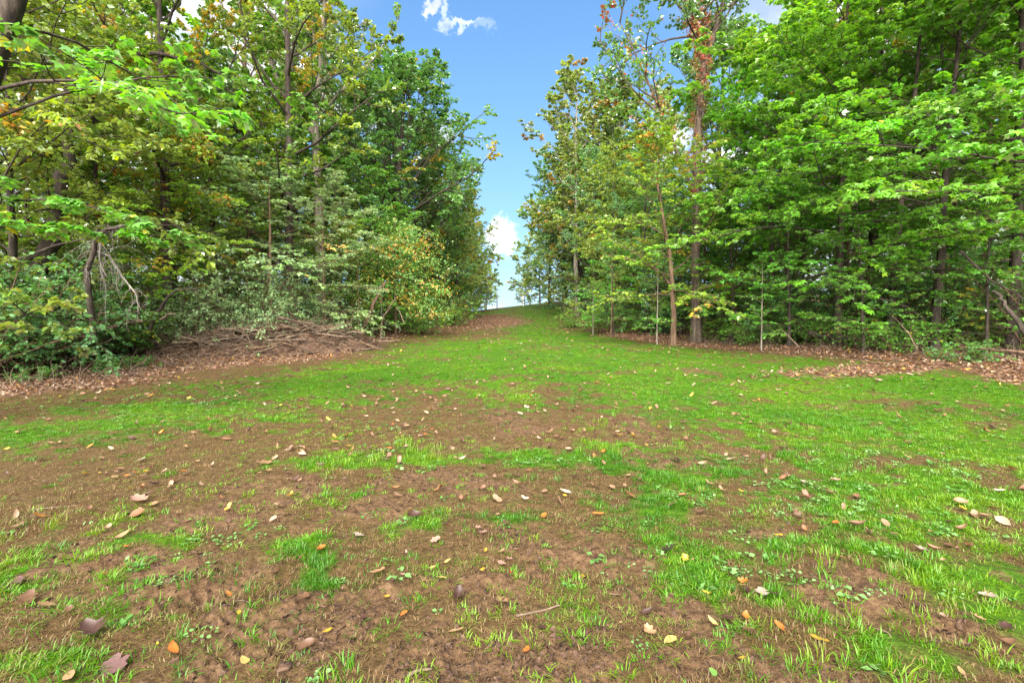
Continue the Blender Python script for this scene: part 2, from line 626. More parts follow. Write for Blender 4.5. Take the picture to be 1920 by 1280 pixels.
def rough_trunk(P, rad, k, rng, amp=.10, flare=.5):
    """One stout trunk with an uneven surface and a spreading foot."""
    P = np.asarray(P, float)
    rad = np.asarray(rad, float)
    v, q = tubes(P[None], rad[None], k)
    n = len(P)
    v = v.reshape(n, k, 3)
    ph = rng.random((1, k))
    bumps = 1 + amp * (rng.random((n, k)) - .5) + amp * .8 * np.sin(ph * 40 + np.arange(n)[:, None] * .8)
    base = P[:1, 2]
    fl = 1 + flare * np.exp(-(P[:, 2:3] - base) / .35) * (.6 + .8 * np.sin(ph * 2 * np.pi * 3) ** 2)
    v = P[:, None, :] + (v - P[:, None, :]) * (bumps * fl)[..., None]
    cap = np.arange(k)[::-1][None] + (n - 1) * 0
    return v.reshape(-1, 3), q


LEAF = {
    'oval': (np.array([(0, 0, 0), (.33, .45, .07), (0, 1, -.06), (-.33, .45, .07)]), [np.array([(0, 1, 2), (0, 2, 3)])]),
    'long': (np.array([(0, 0, 0), (.20, .45, .05), (0, 1, -.10), (-.20, .45, .05)]), [np.array([(0, 1, 2), (0, 2, 3)])]),
    'round': (np.array([(0, 0, 0), (.42, .30, .05), (.30, .75, .03), (0, 1, -.05), (-.30, .75, .03), (-.42, .30, .05)]), [np.array([(0, 1, 2, 3), (0, 3, 4, 5)])]),
    'maple': (np.array([(0, 0, 0), (.30, .10, .02), (.54, .50, -.02), (.20, .55, .04), (0, 1, -.06), (-.20, .55, .04), (-.54, .50, -.02), (-.30, .10, .02)]),
              [np.array([(0, 1, 3), (1, 2, 3), (0, 3, 4), (0, 4, 5), (0, 5, 7), (5, 6, 7)])]),
}


def leaf_cloud(P, D, Nn, S, kind):
    t, fs = LEAF[kind]
    D = norm(D)
    side = norm(np.cross(D, Nn))
    Nn = np.cross(side, D)
    V = P[:, None, :] + S[:, None, None] * (side[:, None, :] * t[None, :, 0:1] + D[:, None, :] * t[None, :, 1:2] + Nn[:, None, :] * t[None, :, 2:3])
    off = (np.arange(len(P)) * len(t))[:, None, None]
    faces = [(f[None] + off).reshape(-1, f.shape[1]) for f in fs]
    return V.reshape(-1, 3), faces, len(t)


def poly_at(P, t):
    """P (m,n,3), t (m,k) in 0..1 -> points and tangents (m,k,3)."""
    m, n, _ = P.shape
    f = np.clip(t, 0, .9999) * (n - 1)
    i = np.floor(f).astype(int)
    u = (f - i)[..., None]
    r = np.arange(m)[:, None]
    a, b = P[r, i], P[r, i + 1]
    return a * (1 - u) + b * u, norm(b - a)


def grow(base, d, ln, n, rng, curve=0., wob=.12, droop=0.):
    """Polylines (m,n,3) from base along d; curve>0 bends up, droop bends the tip down."""
    m = len(base)
    P = np.empty((m, n, 3))
    P[:, 0] = base
    d = norm(d)
    st = (ln / (n - 1))[:, None]
    for i in range(1, n):
        P[:, i] = P[:, i - 1] + d * st
        d = d + rng.normal(0, wob, (m, 3))
        d[:, 2] += curve / (n - 1) - droop * i / (n - 1) ** 2 * 2
        d = norm(d)
    return P


def spawn(P, ln, per, t0, t1, ang, lf, n, rng, planar=0., up=0., curve=0., wob=.15, droop=0., taper=.5):
    m = len(P)
    t = np.linspace(t0, t1, per)[None] + rng.uniform(-.5, .5, (m, per)) * (t1 - t0) / max(per, 1)
    t = np.clip(t, .02, .995)
    b, tg = poly_at(P, t)
    upv = np.array([0, 0, 1.])
    flat = norm(np.cross(tg, upv))
    sgn = np.where((np.arange(per)[None] + rng.integers(0, 2, (m, 1))) % 2 == 0, 1., -1.)[..., None]
    rnd = rng.normal(0, 1, tg.shape)
    rnd = norm(rnd - tg * np.sum(rnd * tg, -1, keepdims=True))
    s = norm(flat * sgn * planar + rnd * (1 - planar) + 1e-6)
    a = np.radians(ang * rng.uniform(.75, 1.25, (m, per)))[..., None]
    d = tg * np.cos(a) + s * np.sin(a)
    d[..., 2] += up
    L = ln[:, None] * lf * (1 - taper * t) * rng.uniform(.7, 1.25, (m, per))
    return grow(b.reshape(-1, 3), d.reshape(-1, 3), L.reshape(-1), n, rng, curve, wob, droop), L.reshape(-1)


def leaves_on(P, per, rng, size, tilt=.5, droop=.25, t0=.1, spread=.8, svar=.45, off=.02):
    """Leaf frames along the twigs P (m,n,3)."""
    m = len(P)
    t = rng.uniform(t0, 1.0, (m, per))
    b, tg = poly_at(P, t)
    upv = np.array([0, 0, 1.])
    rnd = rng.normal(0, 1, b.shape)
    side = norm(np.cross(tg, upv) + .02 * rnd) * np.where(rng.random((m, per)) < .5, 1., -1.)[..., None]
    d = tg * .55 + side * spread + rnd * .25 * (tilt + .3)
    d[..., 2] -= droop
    Nn = upv + rng.normal(0, 1, b.shape) * tilt
    S = size * rng.uniform(1 - svar, 1 + svar, (m, per))
    b = b + norm(d) * off + rng.normal(0, .015, b.shape)
    idx = np.repeat(np.arange(m), per)
    return b.reshape(-1, 3), d.reshape(-1, 3), Nn.reshape(-1, 3), S.reshape(-1), idx


C = {'bark': (.085, .045, .025), 'deep': (0.044, 0.128, 0.024), 'dark': (0.079, 0.201, 0.032), 'mid': (0.134, 0.299, 0.037), 'bright': (0.152, 0.439, 0.024), 'lime': (0.293, 0.488, 0.029),
     'olive': (0.232, 0.299, 0.041), 'yellow': (0.620, 0.464, 0.030), 'gold': (0.561, 0.305, 0.022), 'orange': (0.610, 0.195, 0.022), 'red': (0.464, 0.049, 0.037), 'rust': (0.317, 0.122, 0.043),
     'silver': (0.268, 0.390, 0.207), 'cool': (0.116, 0.305, 0.104), 'pale': (0.317, 0.476, 0.171)}


def tints(idx, ngrp, rng, greens, autumn=(), p_grp=0., p_leaf=0., mixv=.6):
    """Per-leaf colours: greens picked per twig group and leaf, some autumn leaves."""
    G = np.array([C[g] for g in greens])
    sub = rng.random(ngrp)
    v = np.clip(sub[idx] * mixv + rng.random(len(idx)) * (1 - mixv), 0, .999) * (len(G) - 1)
    i = np.floor(v).astype(int)
    f = (v - i)[:, None]
    col = G[i] * (1 - f) + G[np.minimum(i + 1, len(G) - 1)] * f
    if len(autumn):
        A = np.array([C[a] for a in autumn])
        hit = (rng.random(ngrp) < p_grp)[idx] & (rng.random(len(idx)) < .75)
        hit |= rng.random(len(idx)) < p_leaf
        a = A[rng.integers(0, len(A), len(idx))]
        w = rng.uniform(.5, 1, (len(idx), 1))
        col = np.where(hit[:, None], a * w + col * (1 - w), col)
    return col * rng.uniform(.78, 1.25, (len(idx), 1))


def crown_mesh(name, P, D, Nn, S, kind, tint, mat):
    V, faces, k = leaf_cloud(P, D, Nn, S, kind)
    return mesh_np(name, V, faces, mat, np.repeat(tint, k, 0))


def make_tree(seed, H, r0, trunk=None, bare=.3, nl=16, Rr=5., prof='round', el=(35, 65), subs=6, twigs=5, lpt=14, sub_ang=48, planar=.2, curve=.3,
              sub_curve=.1, droop=0., leaf='oval', ls=.13, tilt=.55, ldroop=.3, greens=('dark', 'mid'), autumn=(), pg=0., pl=0., bark='bark_dark', lmat='leaf',
              limb_parts=False, lean=(0, 0), wob=.12, extra=(), limb_lf=1., tw_lf=.42, sub_lf=.5, k=9, top=.97, lim_wob=.13, grp_by='sub', flare=.5, lrf=1.):
    """Returns [(part name, mesh)]. trunk: optional list of points."""
    rng = np.random.default_rng(seed)
    if trunk is None:
        n = 10
        z = np.linspace(0, H * .92, n)
        P = np.stack([lean[0] * (z / H) ** 1.3, lean[1] * (z / H) ** 1.3, z], 1)
        P[1:, :2] += np.cumsum(rng.normal(0, wob * H / 60, (n - 1, 2)), 0)
    else:
        P = np.array(trunk, float)
        n = len(P)
    hh = (P[:, 2] - P[0, 2]) / max(P[-1, 2] - P[0, 2], .01)
    rad = r0 * (1 - .82 * hh)
    P0 = P.copy()
    P0[0, 2] -= .25
    fine_t = np.linspace(0, 1, n * 3)
    fp, _ = poly_at(P0[None], fine_t[None])
    fr = np.interp(fine_t, np.linspace(0, 1, n), rad)
    tv, tq = rough_trunk(fp[0], fr, k, rng, flare=flare)
    # limbs
    u = np.linspace(0, 1, nl)
    t = bare + (top - bare) * u + rng.uniform(-.4, .4, nl) / nl
    t = np.clip(t, bare * .9, .99)
    b, _ = poly_at(P[None], t[None])
    b = b[0]
    az = np.arange(nl) * 2.39996 + rng.uniform(-.5, .5, nl) + rng.uniform(0, 6)
    pr = {'round': np.sqrt(np.clip(1 - (1.55 * u - .55) ** 2, .05, 1)), 'column': .55 + .45 * np.sin(np.pi * (.15 + .8 * u)), 'cone': 1.05 - .8 * u,
          'dome': np.sqrt(np.clip(1 - u ** 2.2, .06, 1)), 'vase': .5 + .6 * u * (1.5 - u)}[prof]
    ln = Rr * pr * rng.uniform(.8, 1.15, nl) * limb_lf
    e = np.radians(el[0] + (el[1] - el[0]) * u + rng.normal(0, 7, nl))
    d = np.stack([np.cos(az) * np.cos(e), np.sin(az) * np.cos(e), np.sin(e)], 1)
    LP = grow(b, d, ln, 8, rng, curve, lim_wob, droop)
    lr = np.interp(t, np.linspace(0, 1, n), rad) * (.34 if planar > .5 else .5) * lrf
    for ex in extra:
        ep = np.array(ex[0], float)
        el_n = np.linalg.norm(np.diff(ep, axis=0), axis=1).sum()
        fp2, _ = poly_at(ep[None], np.linspace(0, 1, 8)[None])
        LP = np.concatenate([LP, fp2])
        ln = np.append(ln, el_n * ex[2])
        lr = np.append(lr, ex[1])
    NL = len(LP)
    SP, sl = spawn(LP, ln, subs, .28, .98, sub_ang, sub_lf, 6, rng, planar, .12, sub_curve, .14, droop)
    TP, tl = spawn(SP, sl, twigs, .2, .98, sub_ang, tw_lf, 4, rng, planar, .08, 0, .16, droop)
    TP2 = np.concatenate([TP])
    lp, ld, lnn, lsz, li = leaves_on(TP2, lpt, rng, ls, tilt, ldroop)
    grp = li // twigs if grp_by == 'sub' else li // (twigs * subs)
    col = tints(grp, grp.max() + 1, rng, greens, autumn, pg, pl)
    crown = crown_mesh('crown', lp, ld, lnn, lsz, leaf, col, M[lmat])
    s8 = np.linspace(1, .18, 8)[None]
    s6 = np.linspace(1, .3, 6)[None]
    s4 = np.linspace(1, .45, 4)[None]
    srad = np.repeat(lr, subs)[:, None] * .38 * s6
    srad = np.maximum(srad, .006)
    trad = np.maximum(np.repeat(np.repeat(lr, subs), twigs)[:, None] * .14 * s4, .004)
    parts = []
    if limb_parts:
        parts.append(('trunk', mesh_np('trunk', tv, [tq], M[bark], smooth=True)))
        for i in range(NL):
            w = Wood()
            w.add(LP[i:i + 1], lr[i] * s8, 6)
            w.add(SP[i * subs:(i + 1) * subs], srad[i * subs:(i + 1) * subs], 4)
            w.add(TP[i * subs * twigs:(i + 1) * subs * twigs], trad[i * subs * twigs:(i + 1) * subs * twigs], 3)
            parts.append(('limb', w.mesh('limb', M[bark])))
    else:
        w = Wood()
        w.V.append(tv)
        w.Q.append(tq)
        w.n = len(tv)
        w.add(LP, lr[:, None] * s8, 5)
        w.add(SP, srad, 3)
        w.add(TP, trad, 3)
        parts.append(('trunk', w.mesh('trunk', M[bark])))
    parts.append(('crown', crown))
    return parts


def make_bush(seed, H=2., spread=1.4, stems=14, subs=7, twigs=0, lpt=14, leaf='oval', ls=.06, greens=('mid',), autumn=(), pg=0, pl=0, bark='bark_brown',
              tilt=.6, el=(35, 85), droop=.6, lmat='leaf_matt', base_r=.35, planar=.3, sub_lf=.5):
    rng = np.random.default_rng(seed)
    az = rng.uniform(0, 2 * np.pi, stems)
    e = np.radians(rng.uniform(el[0], el[1], stems))
    b = np.stack([np.cos(az), np.sin(az), np.zeros(stems)], 1) * (rng.random((stems, 1)) ** .5 * base_r)
    b[:, 2] = -.05
    d = np.stack([np.cos(az) * np.cos(e), np.sin(az) * np.cos(e), np.sin(e)], 1)
    ln = H * rng.uniform(.65, 1.15, stems) * np.where(e < .9, spread, 1.)
    LP = grow(b, d, ln, 8, rng, .1, .12, droop)
    SP, sl = spawn(LP, ln, subs, .12, .98, 48, sub_lf, 6, rng, planar, .15, 0, .15, droop * .6)
    w = Wood()
    w.add(LP, (.010 + .006 * H) * np.linspace(1, .3, 8)[None] * np.ones((stems, 1)), 5)
    w.add(SP, .006 * np.linspace(1, .4, 6)[None] * np.ones((len(SP), 1)), 3)
    if twigs:
        TP, tl = spawn(SP, sl, twigs, .15, .98, 45, .5, 4, rng, planar, .05, 0, .15, droop * .4)
        w.add(TP, .004 * np.linspace(1, .4, 4)[None] * np.ones((len(TP), 1)), 3)
    else:
        TP = SP
    lp, ld, lnn, lsz, li = leaves_on(TP, lpt, rng, ls, tilt, .2)
    grp = li // max(twigs, 1)
    col = tints(grp, grp.max() + 1, rng, greens, autumn, pg, pl)
    return [('stem', w.mesh('stem', M[bark])), ('foliage', crown_mesh('foliage', lp, ld, lnn, lsz, leaf, col, M[lmat]))]


# ------------------------------------------------------------------ things
def tag(o, label=None, cat=None, group=None, kind=None):
    if label:
        o['label'] = label
    if cat:
        o['category'] = cat
    if group:
        o['group'] = group
    if kind:
        o['kind'] = kind
    return o


def link(name, data, parent=None):
    o = bpy.data.objects.new(name, data)
    COL.objects.link(o)
    if parent is not None:
        o.parent = parent
    return o


def thing(name, parts, x, y, label, cat, group=None, s=1., rz=0., z=None, sink=0., tilt=(0, 0), sz=None):
    e = link(name, None)
    e.empty_display_size = .2
    e.location = (x, y, (gz(x, y) if z is None else z) - sink)
    e.rotation_euler = (tilt[0], tilt[1], rz)
    e.scale = (s, s, s if sz is None else sz)
    tag(e, label, cat, group)
    for pn, me in parts:
        link(pn, me, e)
    return e


PROTO = {}


# ------------------------------------------------------------------ ground
def build_ground():
    a1 = np.linspace(-64, 64, 561)
    a2 = np.linspace(64, 296, 60)[1:-1]
    ang = np.radians(np.concatenate([a1, a2]))
    r1 = np.exp(np.arange(math.log(1.3), math.log(8), .0062))
    r2 = np.exp(np.arange(math.log(8.05), math.log(100), .017))
    r3 = np.exp(np.arange(math.log(103), math.log(1500), .14))
    r = np.concatenate([[.25, .6, 1.0], r1, r2, r3])
    X = r[:, None] * np.sin(ang)[None]
    Y = r[:, None] * np.cos(ang)[None]
    mud, green, lit, woods = zones(X, Y)
    Z = terrain(X, Y) + micro(X, Y, mud, green) + woods * np.clip(1 - r[:, None] / 60, 0, 1) * .04 * fbm(X * 3, Y * 3, 3)
    nr, na = X.shape
    V = np.stack([X, Y, Z], -1).reshape(-1, 3)
    idx = np.arange(nr * na).reshape(nr, na)
    q = np.stack([idx[:-1], np.roll(idx[:-1], -1, 1), np.roll(idx[1:], -1, 1), idx[1:]], -1).reshape(-1, 4)[:, ::-1]
    V = np.concatenate([V, [[0, 0, float(terrain(0., 0.))]]])
    c = len(V) - 1
    t = np.stack([np.full(na, c), np.roll(idx[0], -1), idx[0]], -1)[:, ::-1]
    me = mesh_np('ground', V, [q, t], M['ground'], smooth=True)
    zc = np.stack([mud, green, lit, np.ones_like(mud)], -1).reshape(-1, 4)
    zc = np.concatenate([zc, zc[:1]])
    at_ = me.attributes.new('zone', 'FLOAT_COLOR', 'POINT')
    at_.data.foreach_set('color', zc.astype(np.float32).ravel())
    tag(link('ground', me), 'grassy clearing with mud patches rising to a low crest', None, None, 'structure')


build_ground()

# ------------------------------------------------------------------ tree kinds
TREE_SPECS = {
    'oak_a': dict(seed=11, H=23, r0=.34, bare=.32, nl=30, Rr=7.2, prof='round', el=(18, 72), subs=9, twigs=6, lpt=30, ls=0.2, greens=('deep', 'dark', 'mid', 'cool'),
                  autumn=('gold', 'yellow'), pg=.05, pl=.01, tw_lf=.62, tilt=.7, lean=(1.0, .3), limb_parts=True, planar=.1, leaf='oval'),
    'oak_b': dict(seed=12, H=20, r0=.28, bare=.30, nl=24, Rr=5.6, prof='round', el=(20, 70), subs=8, twigs=6, lpt=30, ls=0.19, greens=('deep', 'dark', 'mid', 'olive'),
                  autumn=('gold', 'yellow'), pg=.06, pl=.02, tilt=.7, planar=.1),
    'poplar_a': dict(seed=21, H=22, r0=.20, bare=.26, nl=28, Rr=4.6, prof='column', el=(35, 68), subs=7, twigs=4, lpt=28, ls=0.17, greens=('dark', 'olive', 'mid'),
                     autumn=('rust', 'gold'), pg=.05, pl=.02, tilt=.9, bark='bark_grey', curve=.6, planar=0, leaf='round'),
    'poplar_b': dict(seed=22, H=20, r0=.17, bare=.22, nl=26, Rr=3.8, prof='column', el=(40, 72), subs=7, twigs=4, lpt=28, ls=0.17, greens=('dark', 'mid', 'olive'),
                     autumn=('gold',), pg=.04, pl=.02, tilt=.9, bark='bark_grey', curve=.6, planar=0, leaf='round'),
    'maple_a': dict(seed=31, H=14, r0=.13, bare=0.2, nl=28, Rr=5.0, prof='dome', el=(4, 45), subs=8, twigs=5, lpt=26, ls=0.118, greens=('mid', 'bright', 'bright', 'lime'),
                    autumn=('yellow', 'orange'), pg=.008, pl=.006, tilt=0.42, planar=0.78, curve=.1, droop=.35, leaf='maple', limb_parts=True, bark='bark_dark', sub_curve=0),
    'maple_b': dict(seed=32, H=13, r0=.12, bare=0.33, nl=26, Rr=4.4, prof='dome', el=(5, 50), subs=8, twigs=5, lpt=26, ls=0.115, greens=('mid', 'bright', 'bright', 'lime'),
                    autumn=('yellow', 'gold'), pg=.01, pl=.008, tilt=0.42, planar=0.78, curve=.1, droop=.35, leaf='maple', limb_parts=True, bark='bark_dark', sub_curve=0, lean=(-.8, 0)),
    'maple_c': dict(seed=33, H=10, r0=.09, bare=.12, nl=20, Rr=3.4, prof='dome', el=(4, 45), subs=7, twigs=5, lpt=26, ls=0.105, greens=('mid', 'mid', 'bright', 'cool'),
                    autumn=('yellow', 'gold'), pg=.01, pl=.006, tilt=0.42, planar=0.78, curve=.1, droop=.4, leaf='maple', bark='bark_dark', sub_curve=0, lean=(.5, .3)),
    'edge_a': dict(seed=41, H=13, r0=.13, bare=0.06, nl=28, Rr=4.0, prof='round', el=(12, 60), subs=7, twigs=5, lpt=29, ls=0.125, greens=('mid', 'olive', 'lime'),
                   autumn=('yellow', 'gold', 'orange'), pg=.04, pl=.025, tilt=.5, planar=.55, droop=.3),
    'edge_b': dict(seed=42, H=11, r0=.11, bare=0.05, nl=26, Rr=3.6, prof='dome', el=(8, 60), subs=7, twigs=5, lpt=29, ls=0.12, greens=('dark', 'mid', 'bright', 'olive'),
                   autumn=('yellow', 'rust'), pg=.03, pl=.015, tilt=.5, planar=.6, droop=.35, bark='bark_brown'),
    'edge_c': dict(seed=43, H=15, r0=.15, bare=0.07, nl=28, Rr=4.4, prof='round', el=(15, 65), subs=7, twigs=5, lpt=29, ls=0.13, greens=('dark', 'mid', 'cool', 'silver'),
                   autumn=('yellow',), pg=.02, pl=.01, tilt=.6, planar=.3, droop=.2, bark='bark_dark'),
    'tall_a': dict(seed=51, H=21, r0=.22, bare=0.3, nl=20, Rr=5.0, prof='round', el=(20, 65), subs=6, twigs=5, lpt=44, ls=0.155, greens=('dark', 'mid', 'olive', 'lime'),
                   autumn=('yellow', 'gold'), pg=.04, pl=.02, tilt=.6, planar=.3),
    'tall_b': dict(seed=52, H=18, r0=.17, bare=0.22, nl=20, Rr=4.4, prof='round', el=(20, 65), subs=6, twigs=5, lpt=44, ls=0.15, greens=('mid', 'bright', 'olive'),
                   autumn=('yellow',), pg=.03, pl=.02, tilt=.5, planar=.5, bark='bark_brown'),
    'locust': dict(seed=61, H=12, r0=.12, bare=.18, nl=24, Rr=4.2, prof='dome', el=(15, 60), subs=8, twigs=5, lpt=28, ls=0.105, greens=('olive', 'lime', 'lime', 'mid'),
                   autumn=('yellow', 'gold', 'orange'), pg=.09, pl=.05, tilt=.4, planar=.75, droop=.4, leaf='oval'),
    'dogwood': dict(seed=62, H=6.5, r0=.085, bare=.18, nl=18, Rr=3.4, prof='dome', el=(2, 45), subs=8, twigs=5, lpt=20, ls=0.1, greens=('olive', 'silver', 'pale', 'mid'),
                    autumn=('orange', 'gold'), pg=.02, pl=.012, tilt=.28, planar=.9, droop=.3, curve=.15, bark='bark_brown', sub_curve=0),
    'small_yellow': dict(seed=63, H=8.2, r0=.12, trunk=[(0, 0, 0), (.03, 0, 1.1), (-.05, 0, 2.2), (-.12, .05, 3.4), (-.45, 0, 5.0), (-.7, 0, 6.4), (-1.0, 0, 7.8)], bare=.26, nl=20, Rr=3.5,
                         prof='dome', el=(10, 60), subs=8, twigs=5, lpt=18, ls=0.115, greens=('olive', 'lime', 'mid', 'olive'), autumn=('yellow', 'gold', 'orange', 'rust'), pg=.09,
                         pl=.04, tilt=.4, planar=.75, droop=.35, bark='bark_brown', limb_parts=True,
                         extra=[([(-.05, 0, 2.3), (-.6, -.1, 2.9), (-1.4, -.2, 3.3), (-2.6, -.3, 3.5)], .05, .6)]),
    'sapling_a': dict(seed=71, H=4.2, r0=.035, bare=.22, nl=11, Rr=1.35, prof='dome', el=(8, 55), subs=5, twigs=3, lpt=9, ls=.10, greens=('mid', 'bright', 'cool'), autumn=('yellow',),
                      pg=.02, pl=.01, tilt=.3, planar=.8, droop=.3, leaf='oval', bark='bark_grey', k=6),
    'sapling_b': dict(seed=72, H=5.5, r0=.045, bare=.25, nl=13, Rr=1.6, prof='round', el=(10, 60), subs=5, twigs=3, lpt=9, ls=.10, greens=('dark', 'mid', 'olive'), autumn=('yellow',),
                      pg=.02, pl=.02, tilt=.4, planar=.7, droop=.3, bark='bark_brown', k=6),
    'far_tree': dict(seed=81, H=13, r0=.16, bare=.10, nl=26, Rr=4.6, prof='round', el=(10, 65), subs=6, twigs=4, lpt=36, ls=0.24, greens=('mid', 'silver', 'olive', 'lime'),
                     autumn=('gold', 'rust'), pg=.04, pl=.02, tilt=.7, planar=.1),
}


def proto(name):
    if name not in PROTO:
        PROTO[name] = make_tree(**TREE_SPECS[name])
    return PROTO[name]


def lowest(parts):
    return parts


# Tall forked tree with grey bark in the woods on the west side
PROTO['forked'] = make_tree(seed=91, H=25, r0=.30, trunk=[(0, 0, 0), (.1, 0, 4), (0, 0, 8), (-.1, 0, 11.2), (.25, 0, 14), (.5, 0, 17), (.8, .1, 21), (.9, .1, 24.5)], bare=.45, nl=16, Rr=3.6,
                            prof='column', el=(30, 65), subs=7, twigs=5, lpt=14, ls=.17, greens=('dark', 'mid', 'olive', 'silver'), autumn=('gold',), pg=.05, pl=.02, tilt=.85,
                            bark='bark_grey', planar=0, limb_parts=True, leaf='oval',
                            extra=[([(-.1, 0, 10.6), (-1.6, 0, 12.4), (-2.8, .1, 15.5), (-3.4, .2, 19), (-4.6, .3, 24)], .15, .28),
                                   ([(-2.9, .1, 15.8), (-4.2, 0, 18.5), (-5.6, 0, 23)], .07, .3),
                                   ([(-.05, 0, 11.4), (1.5, .1, 13.2), (3.0, .2, 14.6), (4.4, .2, 16.8)], .10, .35)])
# Tall creeper-clad tree on the east side
PROTO['creeper_host'] = make_tree(seed=92, H=18.5, r0=.215, trunk=[(0, 0, 0), (-.08, 0, 3), (-.10, 0, 6), (-.05, 0, 9), (.12, 0, 11.4), (-.1, 0, 12.8), (-.55, 0, 14.4), (-1.0, 0, 16.4), (-1.2, 0, 18.4)], bare=.58,
                                  nl=20, Rr=4.2, prof='round', el=(15, 60), subs=7, twigs=6, lpt=20, ls=.135, greens=('deep', 'dark', 'mid', 'cool'), autumn=('rust', 'red'), pg=.05, pl=.03, tilt=.9,
                                  bark='bark_mixed', planar=0, limb_parts=True, leaf='oval', flare=.35, k=12,
                                  extra=[([(-.1, 0, 6.1), (-.7, 0, 7.3), (-1.5, .05, 9.4), (-2.3, .1, 11.2), (-3.3, .1, 13.2)], .10, 0.70),
                                         ([(.08, .05, 11.2), (.55, .1, 12.6), (1.0, .1, 14.2), (1.6, .1, 16.6), (2.2, 0, 19)], .15, 0.56),
                                         ([(-1.4, 0, 9.2), (-2.9, -.2, 10.4), (-4.3, -.3, 12.4)], .05, 1.00),
                                         ([(-.5, 0, 14.2), (-2.0, -.4, 14.6), (-3.4, -.6, 14.2)], .07, 1.00),
                                         ([(-.2, 0, 13.0), (-1.6, -.3, 14.2), (-3.2, -.4, 14.9), (-4.6, -.3, 15.6)], .06, 1.00),
                                         ([(-.1, 0, 12.6), (.8, -.5, 13.4), (2.2, -.8, 14.0), (3.6, -.8, 14.2)], .06, 1.00),
                                         ([(.3, 0, 12.0), (1.0, -.2, 11.9), (2.0, -.3, 12.2), (3.0, -.4, 12.6)], .05, 0.80)])
# Bushes
PROTO['dark_bush'] = make_bush(101, 2.6, 1.1, 22, 9, 3, 13, 'oval', .085, ('deep', 'dark', 'cool', 'cool'), tilt=.5)
PROTO['pale_bush'] = make_bush(102, 2.1, 1.25, 28, 10, 3, 13, 'oval', .055, ('cool', 'silver', 'pale', 'silver'), tilt=.5, droop=.9, el=(30, 88), base_r=.6)
PROTO['mixed_bush'] = make_bush(103, 1.7, 1.1, 16, 8, 3, 11, 'oval', .07, ('dark', 'mid', 'bright'), ('yellow', 'rust'), .02, .015, tilt=.5)
PROTO['low_bush'] = make_bush(104, .8, 1.2, 14, 7, 0, 16, 'round', .07, ('dark', 'mid', 'cool', 'bright'), ('yellow',), .02, .01, tilt=.45)
PROTO['leggy_bush'] = make_bush(105, 2.4, 1., 9, 8, 3, 10, 'oval', .08, ('dark', 'mid', 'olive'), ('yellow', 'gold'), .04, .03, tilt=.5, el=(55, 88))


def X(px, Y):
    return (px - 960) / F * Y


def plant(kind, x, y, label, cat='tree', group=None, s=1., rz=0., name=None, sz=None, sink=0.05):
    p = PROTO.get(kind) or proto(kind)
    return thing(name or 'tree', p, x, y, label, cat, group, s, rz, sink=sink, sz=sz)


rs = random.Random(5)
# ------------------------------------------------------------------ single trees, west side of the clearing
plant('oak_a', X(732, 31), 31, 'big dark-leaved oak reaching farthest into the blue sky gap from the brush pile side', 'tree', None, .96, 0.2, 'oak_tree', sz=.75)
plant('oak_b', X(610, 36), 36, 'tall oak with an uneven crown behind the big dark-leaved oak', 'tree', None, 1.12, 1.9, 'oak_tree')
plant('oak_b', X(792, 38), 38, 'leafy oak filling the slope-side shoulder of the big dark-leaved oak', 'tree', None, .92, 5.0, 'oak_tree', sz=.80)
plant('oak_b', X(690, 42), 42, 'oak rising behind the big dark-leaved oak with only its crown showing', 'tree', None, 1.05, 4.1, 'oak_tree')
plant('forked', X(600, 26), 26, 'tall tree whose pale grey trunk forks into two rising leaders against the cloud', 'tree', None, 1.0, 0., 'forked_tree')
plant('dogwood', X(610, 20.5), 20.5, 'small tree with flat tiers of pale leaves right behind the brush pile', 'tree', None, 1.05, .4, 'dogwood_tree')
plant('dogwood', X(505, 19), 19, 'small tiered tree with a few orange sprays above the pale honeysuckle bush', 'tree', None, 1.12, 2.6, 'dogwood_tree')
plant('edge_b', X(742, 24.5), 24.5, 'short tree smothered by a yellow-leaved vine at the foot of the grassy slope', 'tree', None, .64, 1.1, 'vine_covered_tree')
plant('edge_c', X(800, 34), 34, 'dark bushy tree filling the space under the big oak at the slope', 'tree', None, .8, 1.1, 'bushy_tree')
plant('edge_a', X(858, 43), 43, 'bushy tree with yellowing leaves halfway up the slope below the cumulus cloud', 'tree', None, .95, 2.1, 'bushy_tree')
plant('poplar_b', X(812, 46), 46, 'slim tree with airy grey-green crown rising behind the yellowing bushy tree', 'tree', None, .9, 2.0, 'slim_tree')
plant('oak_b', X(858, 54), 54, 'grey-green tree touching the cumulus cloud high up the slope', 'tree', None, .85, 3.0, 'oak_tree')
plant('far_tree', X(874, 63), 63, 'small far tree near the crest beside the dark post', 'tree', None, 1.0, .5, 'far_tree')
plant('far_tree', X(912, 84), 84, 'pale yellow-green tree just beyond the crest beside the dark post', 'tree', None, .6, 1.5, 'far_tree')
plant('locust', X(330, 19), 19, 'yellow-green tree with golden drooping sprays over the dead hanging limb', 'tree', None, 1.0, .3, 'yellowing_tree')
plant('locust', X(190, 15.5), 15.5, 'yellow-green tree standing between the leaning dark trunk and the dead hanging limb', 'tree', None, .88, 2.0, 'yellowing_tree')
plant('locust', X(450, 25), 25, 'yellow-green tree of the second row, under the long bare limb', 'tree', None, 1.12, 4.1, 'yellowing_tree')
plant('edge_a', X(60, 13), 12.5, 'bushy tree with golden leaves above the dark glossy shrub', 'tree', None, .85, 4.6, 'bushy_tree')
plant('edge_c', X(400, 22.5), 22.5, 'grey-green bushy tree behind the honeysuckle bush', 'tree', None, .9, 3.4, 'bushy_tree')
plant('edge_b', X(668, 27), 27, 'leafy tree with brown trunk between the tiered tree and the vine-covered tree', 'tree', None, .95, 3.4, 'leafy_tree')
